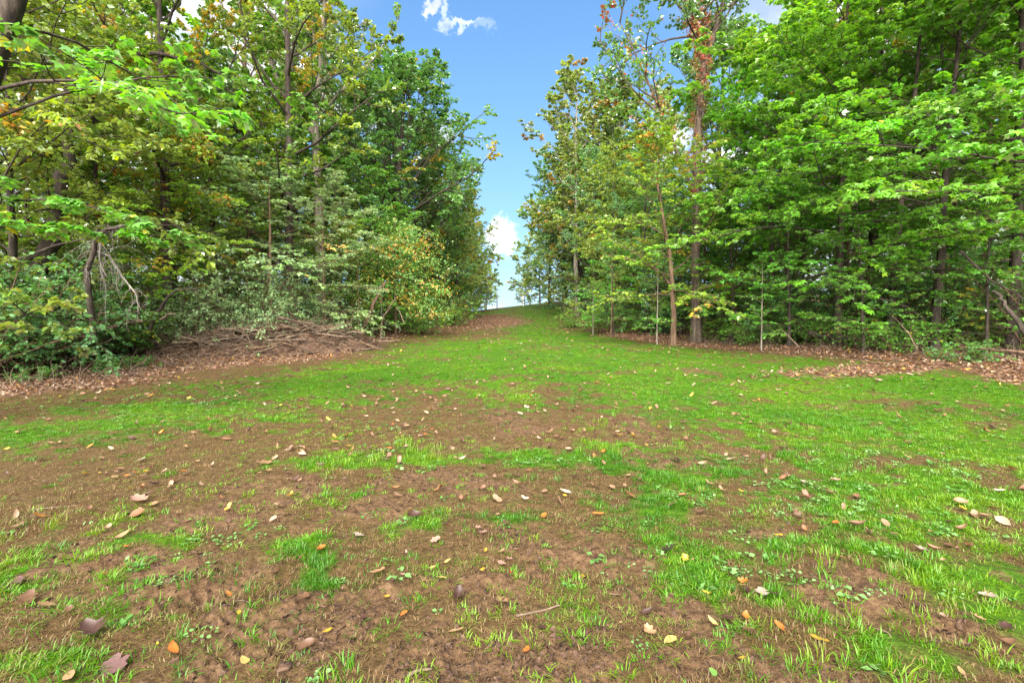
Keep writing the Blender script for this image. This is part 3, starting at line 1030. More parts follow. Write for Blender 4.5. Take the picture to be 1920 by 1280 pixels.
# ------------------------------------------------------------------ single trees, east side
plant('creeper_host', X(1306, 20), 20, 'tallest tree at the lawn edge, red creeper on its trunk above a pale foot', 'tree', None, 1.0, 0., 'creeper_clad_tree')
plant('oak_b', X(1345, 29), 29, 'dark-leaved oak right behind the creeper-clad tree', 'tree', None, .92, 2.9, 'oak_tree')
plant('small_yellow', X(1262, 18.6), 18.6, 'small tree with yellow and orange leaves and a brown trunk left of the pale trunk', 'tree', None, 1.0, 0., 'yellowing_tree')
plant('poplar_a', X(1082, 42), 42, 'airy poplar reaching farthest into the sky gap on the creeper-clad tree side', 'tree', None, 1.22, .4, 'poplar_tree', sz=.95)
plant('poplar_b', X(1160, 41), 41, 'airy poplar with a pale stem just left of the creeper-clad tree', 'tree', None, 1.25, 2.2, 'poplar_tree', sz=1.0)
plant('poplar_a', X(1230, 47), 47, 'tall poplar behind the red creeper tree', 'tree', None, .95, 3.2, 'poplar_tree')
plant('oak_b', X(1058, 49), 49, 'dark forked tree with open crown below the two poplars', 'tree', None, .95, 2.6, 'oak_tree', sz=.85)
plant('far_tree', X(1030, 60), 60, 'silvery green tree at the edge of the slope beside the cumulus cloud', 'tree', None, 1.2, .2, 'far_tree', sz=1.05)
plant('far_tree', X(1012, 86), 86, 'silvery green tree on the crest behind the white post', 'tree', None, 1.15, 2.4, 'far_tree', sz=1.0)
plant('far_tree', X(984, 92), 92, 'lowest pale tree just beyond the crest beside the white post', 'tree', None, .5, 4.4, 'far_tree')
plant('poplar_b', X(1084, 47), 47, 'slender airy poplar leftmost of the group beside the sky gap', 'tree', None, 1.1, 4.2, 'poplar_tree', sz=.84)
plant('poplar_a', X(1120, 45), 45, 'airy poplar between the two tallest poplars', 'tree', None, 1.2, 5.2, 'poplar_tree', sz=.9)
plant('edge_a', X(1086, 43.5), 43.5, 'broad rounded yellow-green tree in front of the poplar stems', 'tree', None, 1.0, 3.6, 'bushy_tree')
plant('edge_c', X(1056, 53), 53, 'broad rounded grey-green tree halfway up the slope on the poplar side', 'tree', None, 1.05, 5.1, 'bushy_tree')
plant('edge_b', X(1062, 66), 66, 'rounded leafy tree where the slope meets the woods near the crest', 'tree', None, .7, 1.4, 'leafy_tree')
plant('edge_c', X(1112, 37), 37, 'bushy green tree at the bend of the leaf-strewn edge up the slope', 'tree', None, .9, 2.0, 'bushy_tree')
plant('edge_a', X(1150, 32), 32, 'bushy yellow-green tree behind the slim saplings at the foot of the slope', 'tree', None, .95, 1.0, 'bushy_tree')
plant('edge_c', X(1210, 27), 27, 'dark bushy tree behind the small yellow and orange tree', 'tree', None, .72, .1, 'bushy_tree')
for (px, Y, s, rz, kind, lab) in [
        (1570, 15.2, 1.0, .5, 'maple_a', 'bright green layered maple nearest to the pale trunk among the tall maples'),
        (1668, 14.6, .95, 2.3, 'maple_b', 'layered maple with a stout dark trunk behind the fallen log'),
        (1752, 13.4, 1.0, 3.3, 'maple_b', 'layered maple with a kinked brown trunk in the middle of the bright maples'),
        (1898, 12.6, 1.05, 1.2, 'maple_a', 'maple with a smooth trunk at the picture edge beside the tangled branches'),
        (2120, 10.2, 1.08, 4.0, 'maple_a', 'near maple whose drooping layered branches come in from outside the picture edge'),
        (1450, 19.5, 1.0, 5.2, 'maple_b', 'maple with pale shining leaves directly beside the creeper-clad tree'),
        (1500, 24, 1.1, .9, 'maple_a', 'maple of the second row seen between the pale trunk and the fallen log'),
        (1790, 17.5, 1.05, 5.6, 'maple_b', 'maple of the second row behind the kinked brown trunk')]:
    plant(kind, X(px, Y), Y, lab, 'tree', 'bright layered maples along the lawn', s, rz, 'maple_tree')
for (px, Y, s, rz, lab) in [
        (1480, 15.8, .62, 1.0, 'low maple leaning over the litter strip beside the pale trunk'),
        (1375, 19.5, .62, 3.0, 'low young maple with pale leaves covering the foot of the creeper-clad tree side'),
        (1620, 13.2, .5, 2.0, 'young maple in the undergrowth over the fallen log'),
        (1850, 12.4, .5, .4, 'young maple with dark cool leaves over the tangled branches'),
        (1150, 26, .55, 1.2, 'low maple with dark cool leaves above the bend of the leaf-strewn edge')]:
    plant('maple_c', X(px, Y), Y, lab, 'tree', 'low young maples at the wood edge', s, rz, 'young_maple')
for (px, Y, s, rz, kind, lab) in [
        (1232, 19.2, .9, .3, 'sapling_a', 'slim pale sapling just left of the small yellow and orange tree'),
        (1146, 23.5, .85, 1.3, 'sapling_b', 'slim sapling second from the slope beyond the yellow and orange tree'),
        (1112, 25.5, .75, 2.3, 'sapling_a', 'shortest slim sapling at the bend of the leaf-strewn edge'),
        (1428, 15.4, .75, 3.1, 'sapling_a', 'thin sapling standing alone in front of the undergrowth right of the pale trunk'),
        (672, 21.5, .9, 1.1, 'sapling_b', 'crooked thin tree leaning out at the end of the brush pile'),
        (716, 22, .7, 2.1, 'sapling_a', 'bare-stemmed sapling beside the vine-covered tree')]:
    plant(kind, X(px, Y), Y, lab, 'sapling', 'slim saplings at the wood edge', s, rz, 'sapling')

# ------------------------------------------------------------------ rows of trees deeper in the woods
PLACED = []


def free(x, y, d):
    for (a, b) in PLACED:
        if (a - x) ** 2 + (b - y) ** 2 < d * d:
            return False
    PLACED.append((x, y))
    return True


def in_view(x, y, m=14):
    return y > 1.5 and abs(x) < 1.22 * y + m * .25


LANDMARKS = [('the dark glossy shrub', 20, 11.6), ('the dead hanging limb', 190, 11.6), ('the leaning log', 110, 12.6), ('the dark broken branch', 300, 14.5), ('the honeysuckle bushes', 440, 18.5),
             ('the stump on the brush pile', 563, 17), ('the small tiered tree', 610, 20.5), ('the vine-covered tree', 745, 24.5), ('the big dark oak', 742, 31), ('the yellowing slope tree', 846, 43),
             ('the oak touching the cloud', 838, 54), ('the dark crest pole', 900, 74), ('the litter-strip branch', 1880, 10.6), ('the kinked brown maple', 1752, 12.4),
             ('the stout dark maple', 1668, 14.6), ('the fallen log', 1565, 15.4), ('the lone thin sapling', 1428, 15.4), ('the pale creeper-clad trunk', 1306, 20), ('the orange-leaved small tree', 1262, 18.6),
             ('the slim saplings', 1130, 24.5), ('the leaf-strewn bend', 1090, 29), ('the airy poplars', 1110, 42), ('the forked slope oak', 1058, 49), ('the silvery crest trees', 1020, 74)]
WORDS = {'tall_a': 'tall broad-crowned tree', 'tall_b': 'tall slim tree', 'edge_a': 'yellow-green bushy tree', 'edge_b': 'deep green bushy tree', 'edge_c': 'grey-green bushy tree', 'locust': 'gold-flecked fine-leaved tree',
         'maple_b': 'bright layered tree', 'mixed_bush': 'bright mixed-green shrub', 'leggy_bush': 'leggy thin-stemmed shrub', 'dark_bush': 'dark cool-green shrub'}
USED = {}


def describe(kind, x, y, s):
    px = 960 + x / y * F
    name, lp, lY = min(LANDMARKS, key=lambda l: ((px - l[1]) / 60) ** 2 + ((y - l[2]) / 4) ** 2 + (1000 if (px < 960) != (l[1] < 960) else 0))
    dy, dp = y - lY, px - lp
    if dy > 14:
        rel = 'deep behind'
    elif dy > 6:
        rel = 'well behind'
    elif dy > 2:
        rel = 'just behind'
    else:
        rel = 'beside'
    side = '' if abs(dp) < 25 else (', on its lawn side' if (dp > 0) == (px < 960) else ', on its woods side')
    size = 'big ' if s > 1.02 else ('small ' if s < .62 else '')
    lab = f'{size}{WORDS[kind]} {rel} {name}{side}'
    return lab, f'woodland plants {rel} {name}'


SKIP_TREES = set([0, 6, 7, 8, 11, 13, 14, 16, 17, 18, 19, 23, 28, 29, 30, 38, 39, 43, 44, 46, 47, 49, 52, 58, 61, 62, 63, 66, 67, 73, 79, 81, 83, 86, 90, 92, 93, 94, 98, 100, 103, 105, 106, 108, 111, 112, 113, 114, 115, 117, 120, 121, 131, 132, 135, 138, 139, 140, 143, 144, 145, 149, 150])
SKIP_SHRUBS = set([0, 1, 2, 3, 6, 8, 9, 10, 12, 14, 17, 18, 19, 20, 23, 24, 28, 30, 31, 32, 34, 36, 37, 38, 40, 41, 42, 44, 45, 47, 48, 49, 50, 51, 53, 54, 55, 56, 57, 58, 59, 61, 62, 65, 66, 70, 71, 73, 74, 75, 76, 80, 81, 83, 85, 86, 88, 89, 91, 92, 93, 96, 97, 98, 100, 101, 103, 104, 106, 109, 110, 111, 112, 113, 114, 117, 118, 119, 120, 121, 122, 123, 124, 127, 128, 129, 130, 131, 132, 133, 135, 136, 137, 138, 139, 140, 143, 145, 147, 148, 149, 150, 152, 153, 154, 156, 157, 159, 160, 161, 162, 163, 164, 165, 168, 169, 170, 171, 172, 173, 175, 176, 178, 179, 182, 183, 184, 185, 186, 187, 188, 191, 192, 194, 195, 196, 197, 198, 199, 201, 203, 204, 206, 207, 208, 209])
SKIP_EDGE = set([44, 45, 47])
rg = random.Random(77)
n = 0
for k in range(2600):
    side = -1 if k % 2 else 1
    y = rg.uniform(9, 66)
    depth = rg.uniform(3.0, 34)
    x = (float(edge_l(y)) - depth) if side < 0 else (float(edge_r(y)) + depth)
    if not in_view(x, y) or math.hypot(x, y) < 12:
        continue
    if side > 0 and y < 16 and depth < 6:
        continue
    if side > 0 and 17 < y < 40 and depth < 4.5 and x < .52 * y:
        continue
    if depth > 8 and rg.random() < .35 or depth > 24:
        continue
    gap = 2.9 if depth < 14 else 3.8
    if not free(x, y, gap):
        continue
    # keep the crowns out of the gap of sky
    kind = rg.choice(['tall_a', 'tall_b', 'edge_a', 'edge_c', 'tall_a', 'tall_b'])
    s = rg.uniform(.8, 1.1)
    px = 960 + x / y * F
    if side < 0 and px > 560:
        kind, s = rg.choice(['edge_a', 'edge_c', 'tall_b']), rg.uniform(.7, .95)
    if side > 0 and px < 1450:
        kind, s = rg.choice(['edge_a', 'edge_b', 'edge_c']), rg.uniform(.6, .85)
    if side > 0 and px >= 1450 and depth < 9:
        kind = rg.choice(['maple_b', 'tall_b', 'tall_a'])
    lab, grp = describe(kind, x, y, s)
    rz = rg.uniform(0, 6.28)
    if n not in SKIP_TREES:
        plant(kind, x, y, lab, 'tree', grp, s, rz, 'woodland_tree')['nth'] = n
    n += 1
    if n >= 190:
        break
print('woodland trees', n)

for k in range(900):
    side = -1 if k % 2 else 1
    y = rg.uniform(10, 60)
    depth = rg.uniform(24, 34) if y < 40 else rg.uniform(12, 22)
    x = (float(edge_l(y)) - depth) if side < 0 else (float(edge_r(y)) + depth)
    if not in_view(x, y) or not free(x, y, 3.0):
        continue
    kind, s = rg.choice(['edge_a', 'edge_b', 'edge_c']), rg.uniform(.7, 1.0)
    lab, grp = describe(kind, x, y, s)
    rz = rg.uniform(0, 6.28)
    if n not in SKIP_TREES:
        plant(kind, x, y, lab, 'tree', grp, s, rz, 'woodland_tree')['nth'] = n
    n += 1
    if n >= 290:
        break
print('woodland trees', n)

# undergrowth in the woods
SHR = []
n = 0
for k in range(4000):
    side = -1 if k % 2 else 1
    y = rg.uniform(8, 62)
    depth = abs(rg.gauss(0, 5)) + .9
    x = (float(edge_l(y)) - depth) if side < 0 else (float(edge_r(y)) + depth)
    if not in_view(x, y) or math.hypot(x, y) < 9:
        continue
    if side < 0 and depth < 4 and 9 < y < 21 or side > 0 and depth < (2.6 if y < 15 else 1.7) and y < 24:
        continue
    if any((a - x) ** 2 + (b - y) ** 2 < 1.5 ** 2 for a, b in SHR):
        continue
    SHR.append((x, y))
    kind = rg.choice(['mixed_bush', 'leggy_bush', 'mixed_bush', 'dark_bush'])
    s = rg.uniform(.55, 1.0) if depth < 3 else rg.uniform(.8, 1.4)
    lab, grp = describe(kind, x, y, s)
    rz = rg.uniform(0, 6.28)
    if n not in SKIP_SHRUBS:
        plant(kind, x, y, lab, 'shrub', grp, s, rz, 'shrub')['nth'] = n
    n += 1
    if n >= 210:
        break
print('shrubs', n)

# a curtain of leafy edge trees right along both sides of the clearing
rc = random.Random(21)
CW = [('edge_a', 'yellow-green'), ('edge_b', 'deep green'), ('edge_c', 'grey-green'), ('locust', 'gold-flecked')]
ne = 0
for side in (-1, 1):
    y = 14.5 if side < 0 else 21.0
    while y < 72:
        d = rc.uniform(.9, 2.6)
        x = (float(edge_l(y)) - d) if side < 0 else (float(edge_r(y)) + d)
        kind, word = rc.choice(CW if side < 0 else CW[:3])
        s = rc.uniform(.5, .72) if y < 30 else (rc.uniform(.55, .8) if side < 0 else rc.uniform(.75, .98)) if y < 42 else rc.uniform(.85, 1.1)
        if side > 0 and 28 < y < 42:
            x += 1.1
        if y >= 42:
            x += side * (1.6 if side > 0 else .5)
        if side < 0 and y < 21:
            x -= 4.2
        lab, grp = describe(kind, x, y, s)
        rz = rc.uniform(0, 6.28)
        if ne not in SKIP_EDGE:
            plant(kind, x, y, lab, 'tree', grp, s, rz, 'edge_tree')['nth'] = ne
        ne += 1
        y += rc.uniform(1.8, 2.9)


# ------------------------------------------------------------------ scattering on the ground (uncountable stuff)
def gn_scatter(name, protos, P, rot, scl, pick, tint, label):
    """A stuff object: small plants instanced on points."""
    src = bpy.data.collections.new(name + '_kinds')
    for i, me in enumerate(protos):
        o = bpy.data.objects.new(f'{name}_kind_{i:02d}', me)
        src.objects.link(o)
    me = bpy.data.meshes.new(name)
    me.vertices.add(len(P))
    me.vertices.foreach_set('co', np.asarray(P, np.float32).ravel())
    for an, ty, key, arr in (('turn', 'FLOAT_VECTOR', 'vector', rot), ('size', 'FLOAT_VECTOR', 'vector', scl), ('tint', 'FLOAT_COLOR', 'color', np.concatenate([tint, np.ones((len(tint), 1))], 1))):
        a = me.attributes.new(an, ty, 'POINT')
        a.data.foreach_set(key, np.asarray(arr, np.float32).ravel())
    a = me.attributes.new('pick', 'INT', 'POINT')
    a.data.foreach_set('value', np.asarray(pick, np.int32))
    ng = bpy.data.node_groups.new(name, 'GeometryNodeTree')
    ng.interface.new_socket('Geometry', in_out='INPUT', socket_type='NodeSocketGeometry')
    ng.interface.new_socket('Geometry', in_out='OUTPUT', socket_type='NodeSocketGeometry')
    N, L = ng.nodes, ng.links
    gi, go = N.new('NodeGroupInput'), N.new('NodeGroupOutput')
    iop = N.new('GeometryNodeInstanceOnPoints')
    ci = N.new('GeometryNodeCollectionInfo')
    ci.inputs['Collection'].default_value = src
    ci.inputs['Separate Children'].default_value = True
    ci.inputs['Reset Children'].default_value = True

    def attr(an, ty):
        n = N.new('GeometryNodeInputNamedAttribute')
        n.data_type = ty
        n.inputs['Name'].default_value = an
        return next(o for o in n.outputs if o.enabled and o.name == 'Attribute')
    e2r = N.new('FunctionNodeEulerToRotation')
    L.new(attr('turn', 'FLOAT_VECTOR'), e2r.inputs[0])
    L.new(gi.outputs[0], iop.inputs['Points'])
    L.new(ci.outputs[0], iop.inputs['Instance'])
    iop.inputs['Pick Instance'].default_value = True
    L.new(attr('pick', 'INT'), iop.inputs['Instance Index'])
    L.new(e2r.outputs[0], iop.inputs['Rotation'])
    L.new(attr('size', 'FLOAT_VECTOR'), iop.inputs['Scale'])
    L.new(iop.outputs[0], go.inputs[0])
    o = link(name, me)
    md = o.modifiers.new('scatter', 'NODES')
    md.node_group = ng
    return tag(o, label, None, None, 'stuff')


def fan_points(n, r0, r1, power, rng, half=57):
    """Points in front of the viewer, density falling with distance as r**-power per area."""
    u = rng.random(n)
    e = 2 - power
    r = (r0 ** e + u * (r1 ** e - r0 ** e)) ** (1 / e) if abs(e) > 1e-3 else r0 * (r1 / r0) ** u
    a = np.radians(rng.uniform(-half, half, n))
    return r * np.sin(a), r * np.cos(a)


def tuft(seed, n, h, w, lean, rad):
    rng = np.random.default_rng(seed)
    az = rng.uniform(0, 6.283, n)
    p = np.stack([np.cos(az), np.sin(az)], 1) * (rng.random((n, 1)) ** .5) * rad
    L = h * rng.uniform(.45, 1.15, n)
    la = np.abs(rng.normal(0, lean, n)) + .08
    az2 = az + rng.normal(0, .9, n)
    d = np.stack([np.cos(az2), np.sin(az2)], 1)
    sd = np.stack([-d[:, 1], d[:, 0]], 1)
    V, T, Q = [], [], []
    for i in range(n):
        b = np.array([*p[i], -.006])
        m = np.array([*(p[i] + d[i] * L[i] * .42 * math.sin(la[i])), L[i] * .55 * math.cos(la[i] * .8)])
        t = np.array([*(p[i] + d[i] * L[i] * math.sin(min(la[i] * 1.5, 1.5))), L[i] * max(.12, math.cos(min(la[i] * 1.35, 1.5)))])
        s = np.array([*sd[i], 0]) * w * rng.uniform(.7, 1.3)
        k = len(V)
        V += [b - s * .5, b + s * .5, m - s * .5, m + s * .5, t]
        Q.append((k, k + 1, k + 3, k + 2))
        T.append((k + 2, k + 3, k + 4))
    return mesh_np('grass_tuft', V, [np.array(Q), np.array(T)], M['blade'])


def rosette(seed, n, r, ls, kind='round', up=.5):
    rng = np.random.default_rng(seed)
    az = rng.uniform(0, 6.283, n)
    rr = rng.random(n) ** .5 * r
    P = np.stack([np.cos(az) * rr, np.sin(az) * rr, rng.uniform(.01, .03, n) + up * ls * .6], 1)
    D = np.stack([np.cos(az + rng.normal(0, .8, n)), np.sin(az + rng.normal(0, .8, n)), rng.uniform(-.15, .45, n)], 1)
    Nn = np.array([0, 0, 1.]) + rng.normal(0, .3, (n, 3))
    V, f, k = leaf_cloud(P, D, Nn, ls * rng.uniform(.6, 1.2, n), kind)
    return mesh_np('weed_rosette', V, f, M['weed'])


def flat_leaf(seed, kind, curl, mat, segs=7):
    """A fallen leaf about 1 unit long, with a real outline, curl and wavy rim."""
    rng = np.random.default_rng(seed)
    y = np.linspace(0, 1, segs)
    if kind == 'oak':
        w = .30 * np.sin(np.pi * (y * .92 + .04)) ** .7 * (1 + .45 * np.sin(y * 2 * np.pi * 3.2 + 1)) + .015
    elif kind == 'lance':
        w = .17 * np.sin(np.pi * y) ** .8 + .008
    elif kind == 'ovate':
        w = .27 * np.sin(np.pi * y ** .8) ** .8 + .01
    else:
        w = .36 * np.sin(np.pi * (y * .9 + .05)) ** .6 * (1 + .35 * np.cos(y * 2 * np.pi * 2.4)) + .02
    bend = rng.uniform(-1, 1) * .12
    V = []
    for i in range(segs):
        z = curl * (y[i] - .45) ** 2 * 1.3 + .02
        cx = bend * math.sin(y[i] * 3)
        for sgn in (-1, 1):
            V.append((cx + sgn * w[i], y[i], z + abs(curl) * w[i] * 1.0 + rng.normal(0, .02)))
        V.append((cx, y[i], z))
    V.append((bend * .2 + .01, -.22, .05))
    V.append((bend * .2 - .01, -.22, .05))
    Q = []
    for i in range(segs - 1):
        a, b = 3 * i, 3 * i + 3
        Q += [(a, a + 2, b + 2, b), (a + 2, a + 1, b + 1, b + 2)]
    n = len(V)
    T = [(2, n - 1, n - 2)]
    me = mesh_np('leaf_blade', np.array(V) - np.array([0, .45, 0]), [np.array(Q), np.array(T)], mat, smooth=True)
    return me


g_ = np.random.default_rng(400)
TUFTS = [tuft(500 + i, 16, .055, .0035, .55, .035) for i in range(5)] + [tuft(520 + i, 22, .085, .004, .45, .05) for i in range(3)] + [tuft(540 + i, 16, .05, .003, 1.05, .06) for i in range(4)]


def grass_field():
    x1, y1 = fan_points(60000, 1.7, 13, 1.0, g_)
    x2, y2 = fan_points(120000, 9, 75, 1.25, g_, 50)
    x, y = np.concatenate([x1, x2]), np.concatenate([y1, y2])
    r = np.hypot(x, y)
    mud, green, lit, woods = zones(x, y)
    patch = sstep(fbm(x * 1.7 + 3, y * 1.7, 3) + .5 * fbm(x * 6, y * 6, 2), -.45, .25)
    keep_g = green * (1 - lit * .9) * (.2 + .8 * patch) * (1 - .35 * mud)
    keep_d = (1 - green) * (1 - lit) * (1 - .84 * mud) * (.25 + .6 * patch)
    keep_s = .05 * (1 - lit) * (1 - green)            # lone green tufts on mud and dead grass
    u = g_.random(len(x))
    cls = np.where(u < keep_g, 1, np.where(u < keep_g + keep_s, 3, np.where(u < keep_g + keep_s + keep_d, 2, 0)))
    k = cls > 0
    x, y, r, cls, green = x[k], y[k], r[k], cls[k], green[k]
    n = len(x)
    z = full_ground(x, y)
    grow_ = np.clip(r / 11, 1, 2.1)
    tall = 1 + .9 * sstep(fbm(x * 1.1 + 9, y * 1.1, 3), .08, .4) * (r < 10)
    hs = g_.uniform(.45, 1.0, n) * tall * .66
    sc = np.stack([grow_ * g_.uniform(.8, 1.3, n)] * 2 + [hs * grow_ ** .55], 1)
    sc[cls == 2, 2] *= .75
    far = np.clip((r - 12) / 15, 0, 1)
    sc[:, 2] *= 1 - .45 * far
    pick = np.where(cls == 2, g_.integers(8, 12, n), np.where((g_.random(n) < .3) & (r < 9), g_.integers(5, 8, n), g_.integers(0, 5, n)))
    rot = np.stack([g_.normal(0, .12, n), g_.normal(0, .12, n), g_.uniform(0, 6.283, n)], 1)
    ga, gb, gc = np.array([.030, .115, .002]), np.array([.066, .200, .002]), np.array([.12, .215, .006])
    v = np.clip(.5 + 1.3 * fbm(x * .8, y * .8, 3) + g_.normal(0, .3, n), 0, 1)[:, None]
    cg = np.where(v < .5, ga + (gb - ga) * v * 2, gb + (gc - gb) * (v * 2 - 1))
    da, db = np.array([.070, .040, .015]), np.array([.20, .128, .055])
    w = g_.random((n, 1))
    cd = da + (db - da) * w
    dg = (g_.random(n) < .22)[:, None]
    cd = np.where(dg, .5 * cd + .5 * cg, cd)
    straw = (g_.random(n) < .07 + .12 * sstep(fbm(x * .5 + 20, y * .5, 3), .0, .3))[:, None]
    cg = np.where(straw, .35 * cg + .65 * cd, cg)
    tint = np.where((cls == 2)[:, None], cd, cg)
    gn_scatter('grass', TUFTS, np.stack([x, y, z - .002], 1), rot, sc, pick, tint, 'short green and dried grass covering the clearing')


grass_field()

WEEDS = [rosette(600 + i, 14, .055, .026) for i in range(4)] + [rosette(620 + i, 22, .10, .03) for i in range(3)] + [rosette(640 + i, 9, .05, .06, 'oval', .3) for i in range(3)]
WEED_SPOTS = ellipses([(400, 1010, 90, 26), (260, 1065, 90, 30), (1470, 1100, 70, 26), (1560, 1130, 100, 36), (820, 868, 60, 14), (700, 815, 120, 20), (760, 845, 80, 14), (1380, 1060, 80, 30),
                       (1780, 1000, 90, 30), (1540, 940, 160, 40), (1680, 870, 250, 50), (1800, 800, 120, 24), (1300, 930, 60, 20), (330, 770, 250, 30), (1020, 870, 90, 16), (240, 690, 110, 14)])


def weed_field():
    x, y = fan_points(16000, 1.9, 20, 1.2, g_)
    mud, green, lit, woods = zones(x, y)
    p = .6 * blobsum(WEED_SPOTS, x + .5 * fbm(x * 2, y * 2, 3), y + .5 * fbm(x * 2 + 9, y * 2, 3)) ** 2 + .05 * green * (x > 0) + .02
    k = g_.random(len(x)) < p * (1 - woods)
    x, y = x[k], y[k]
    n = len(x)
    z = full_ground(x, y)
    s = g_.uniform(.4, .85, n) * np.clip(np.hypot(x, y) / 9, 1, 1.8)
    a, b = np.array([.05, .15, .02]), np.array([.14, .26, .08])
    t = a + (b - a) * g_.random((n, 1))
    gn_scatter('weeds', WEEDS, np.stack([x, y, z], 1), np.stack([g_.normal(0, .1, n), g_.normal(0, .1, n), g_.uniform(0, 6.28, n)], 1), np.stack([s] * 3, 1),
               g_.integers(0, len(WEEDS), n), t, 'clover and small round-leaved weeds among the grass')


weed_field()

DEADC = np.array([(.17, .085, .045), (.24, .14, .08), (.30, .19, .12), (.20, .09, .035), (.38, .27, .19), (.10, .05, .035), (.33, .15, .03), (.45, .30, .05), (.22, .11, .07)]) * .8
DEAD = [flat_leaf(700 + i, k, c, M['dead_leaf'], 5) for i, (k, c) in enumerate([('ovate', .3), ('ovate', .8), ('lance', .4), ('oak', .3), ('oak', .9), ('lance', 1.1)])]


def litter_field():
    # leaf litter on the wood floor and its edge, and scattered leaves on the lawn
    x1, y1 = fan_points(190000, 4, 60, 1.1, g_)
    mud, green, lit, woods = zones(x1, y1)
    dd = np.maximum(np.interp(y1, *LIT_L) - x1, x1 - np.interp(y1, *LIT_R))
    slope = sstep(y1, 22, 30) * (1 - woods) * (.12 + .88 * (1 - green)) * .42
    p = np.maximum(lit * np.where(dd > 5, .15, .95), np.maximum(slope, (.010 + .014 * (1 - green)) * (1 + .8 * sstep(y1, 6, 10))))
    p = p * np.where(dd > 12, 0, 1)
    k = g_.random(len(x1)) < p
    x, y = x1[k], y1[k]
    k2 = (np.hypot(x, y) < 3.2)
    x, y = x[~k2], y[~k2]
    n = len(x)
    z = full_ground(x, y)
    s = g_.uniform(.06, .12, n)
    i = g_.choice(len(DEADC), n, p=[.2, .2, .15, .14, .1, .1, .04, .03, .04])
    t = DEADC[i] * g_.uniform(.7, 1.2, (n, 1))
    rot = np.stack([g_.normal(0, .35, n), g_.normal(0, .35, n), g_.uniform(0, 6.28, n)], 1)
    gn_scatter('leaf_litter', DEAD, np.stack([x, y, z + .022], 1), rot, np.stack([s] * 3, 1), g_.integers(0, len(DEAD), n), t, 'brown fallen leaves carpeting the wood edge')
    print('litter', n)


litter_field()


def crumb(seed, r):
    rng = np.random.default_rng(seed)
    v = np.array([(1, 0, 0), (-1, 0, 0), (0, 1, 0), (0, -1, 0), (0, 0, 1), (0, 0, -1), (.6, .6, .5), (-.6, .5, .5), (-.5, -.6, .5), (.6, -.5, .5)]) * rng.uniform(.6, 1.2, (10, 3)) * r
    f = [(4, 6, 7), (4, 7, 8), (4, 8, 9), (4, 9, 6), (0, 2, 6), (2, 7, 6), (2, 1, 7), (1, 8, 7), (1, 3, 8), (3, 9, 8), (3, 0, 9), (0, 6, 9)]
    return mesh_np('soil_crumb', v, [np.array(f)], M['soil'], smooth=True)


def crumb_field():
    x, y = fan_points(70000, 1.8, 10, 1.4, g_)
    mud, green, lit, woods = zones(x, y)
    k = g_.random(len(x)) < mud * (.25 + .75 * sstep(fbm(x * 2.3, y * 2.3, 3), -.1, .25))
    x, y = x[k], y[k]
    n = len(x)
    s = .25 + g_.random(n) ** 3 * 1.3
    gn_scatter('soil_crumbs', [crumb(1000 + i, .016) for i in range(5)], np.stack([x, y, full_ground(x, y)], 1), g_.uniform(0, 6.28, (n, 3)), np.stack([s, s, s * .7], 1),
               g_.integers(0, 5, n), np.ones((n, 3)) * .1, 'crumbs of loose earth on the bare mud')


crumb_field()

# ------------------------------------------------------------------ single fallen leaves one can tell apart
LEAFM = {k: [flat_leaf(800 + 10 * j + i, k, c, M['fallen'], 9) for i, c in enumerate((.15, .4, .65))] for j, k in enumerate(('oak', 'lance', 'ovate', 'ragged'))}
LC = {'yellow': (0.377, 0.243, 0.024), 'pale yellow': (0.365, 0.268, 0.085), 'orange': (0.316, 0.103, 0.018), 'tan': (0.243, 0.146, 0.073), 'pale': (0.266, 0.209, 0.163), 'brown': (0.103, 0.052, 0.027), 'dark brown': (0.046, 0.021, 0.015),
      'red': (0.274, 0.021, 0.018), 'purple-brown': (0.103, 0.055, 0.052), 'pinkish': (0.255, 0.146, 0.109), 'green': (0.097, 0.201, 0.036)}


def fallen(px, py, size, col, kind, curl, label, group=None, xy=None):
    if xy is None:
        p = ground_px(px, py)
        xy = p[:2]
    x, y = float(xy[0]), float(xy[1])
    z = float(full_ground(np.array([x]), np.array([y]))[0])
    o = link('fallen_leaf', LEAFM[kind][curl])
    o.location = (x, y, z + .02 + .012 * min(1, max(0, (y - 3) / 3)))
    o.rotation_euler = (rs.gauss(0, .18), rs.gauss(0, .18), rs.uniform(0, 6.28))
    k = size * rs.uniform(.66, .8)
    o.scale = (k, k, k)
    c = LC[col]
    j = rs.uniform(.85, 1.15)
    o.color = (c[0] * j, c[1] * j, c[2] * j, 1)
    tag(o, label, 'leaf', group or 'fallen leaves lying on the clearing')
    return o


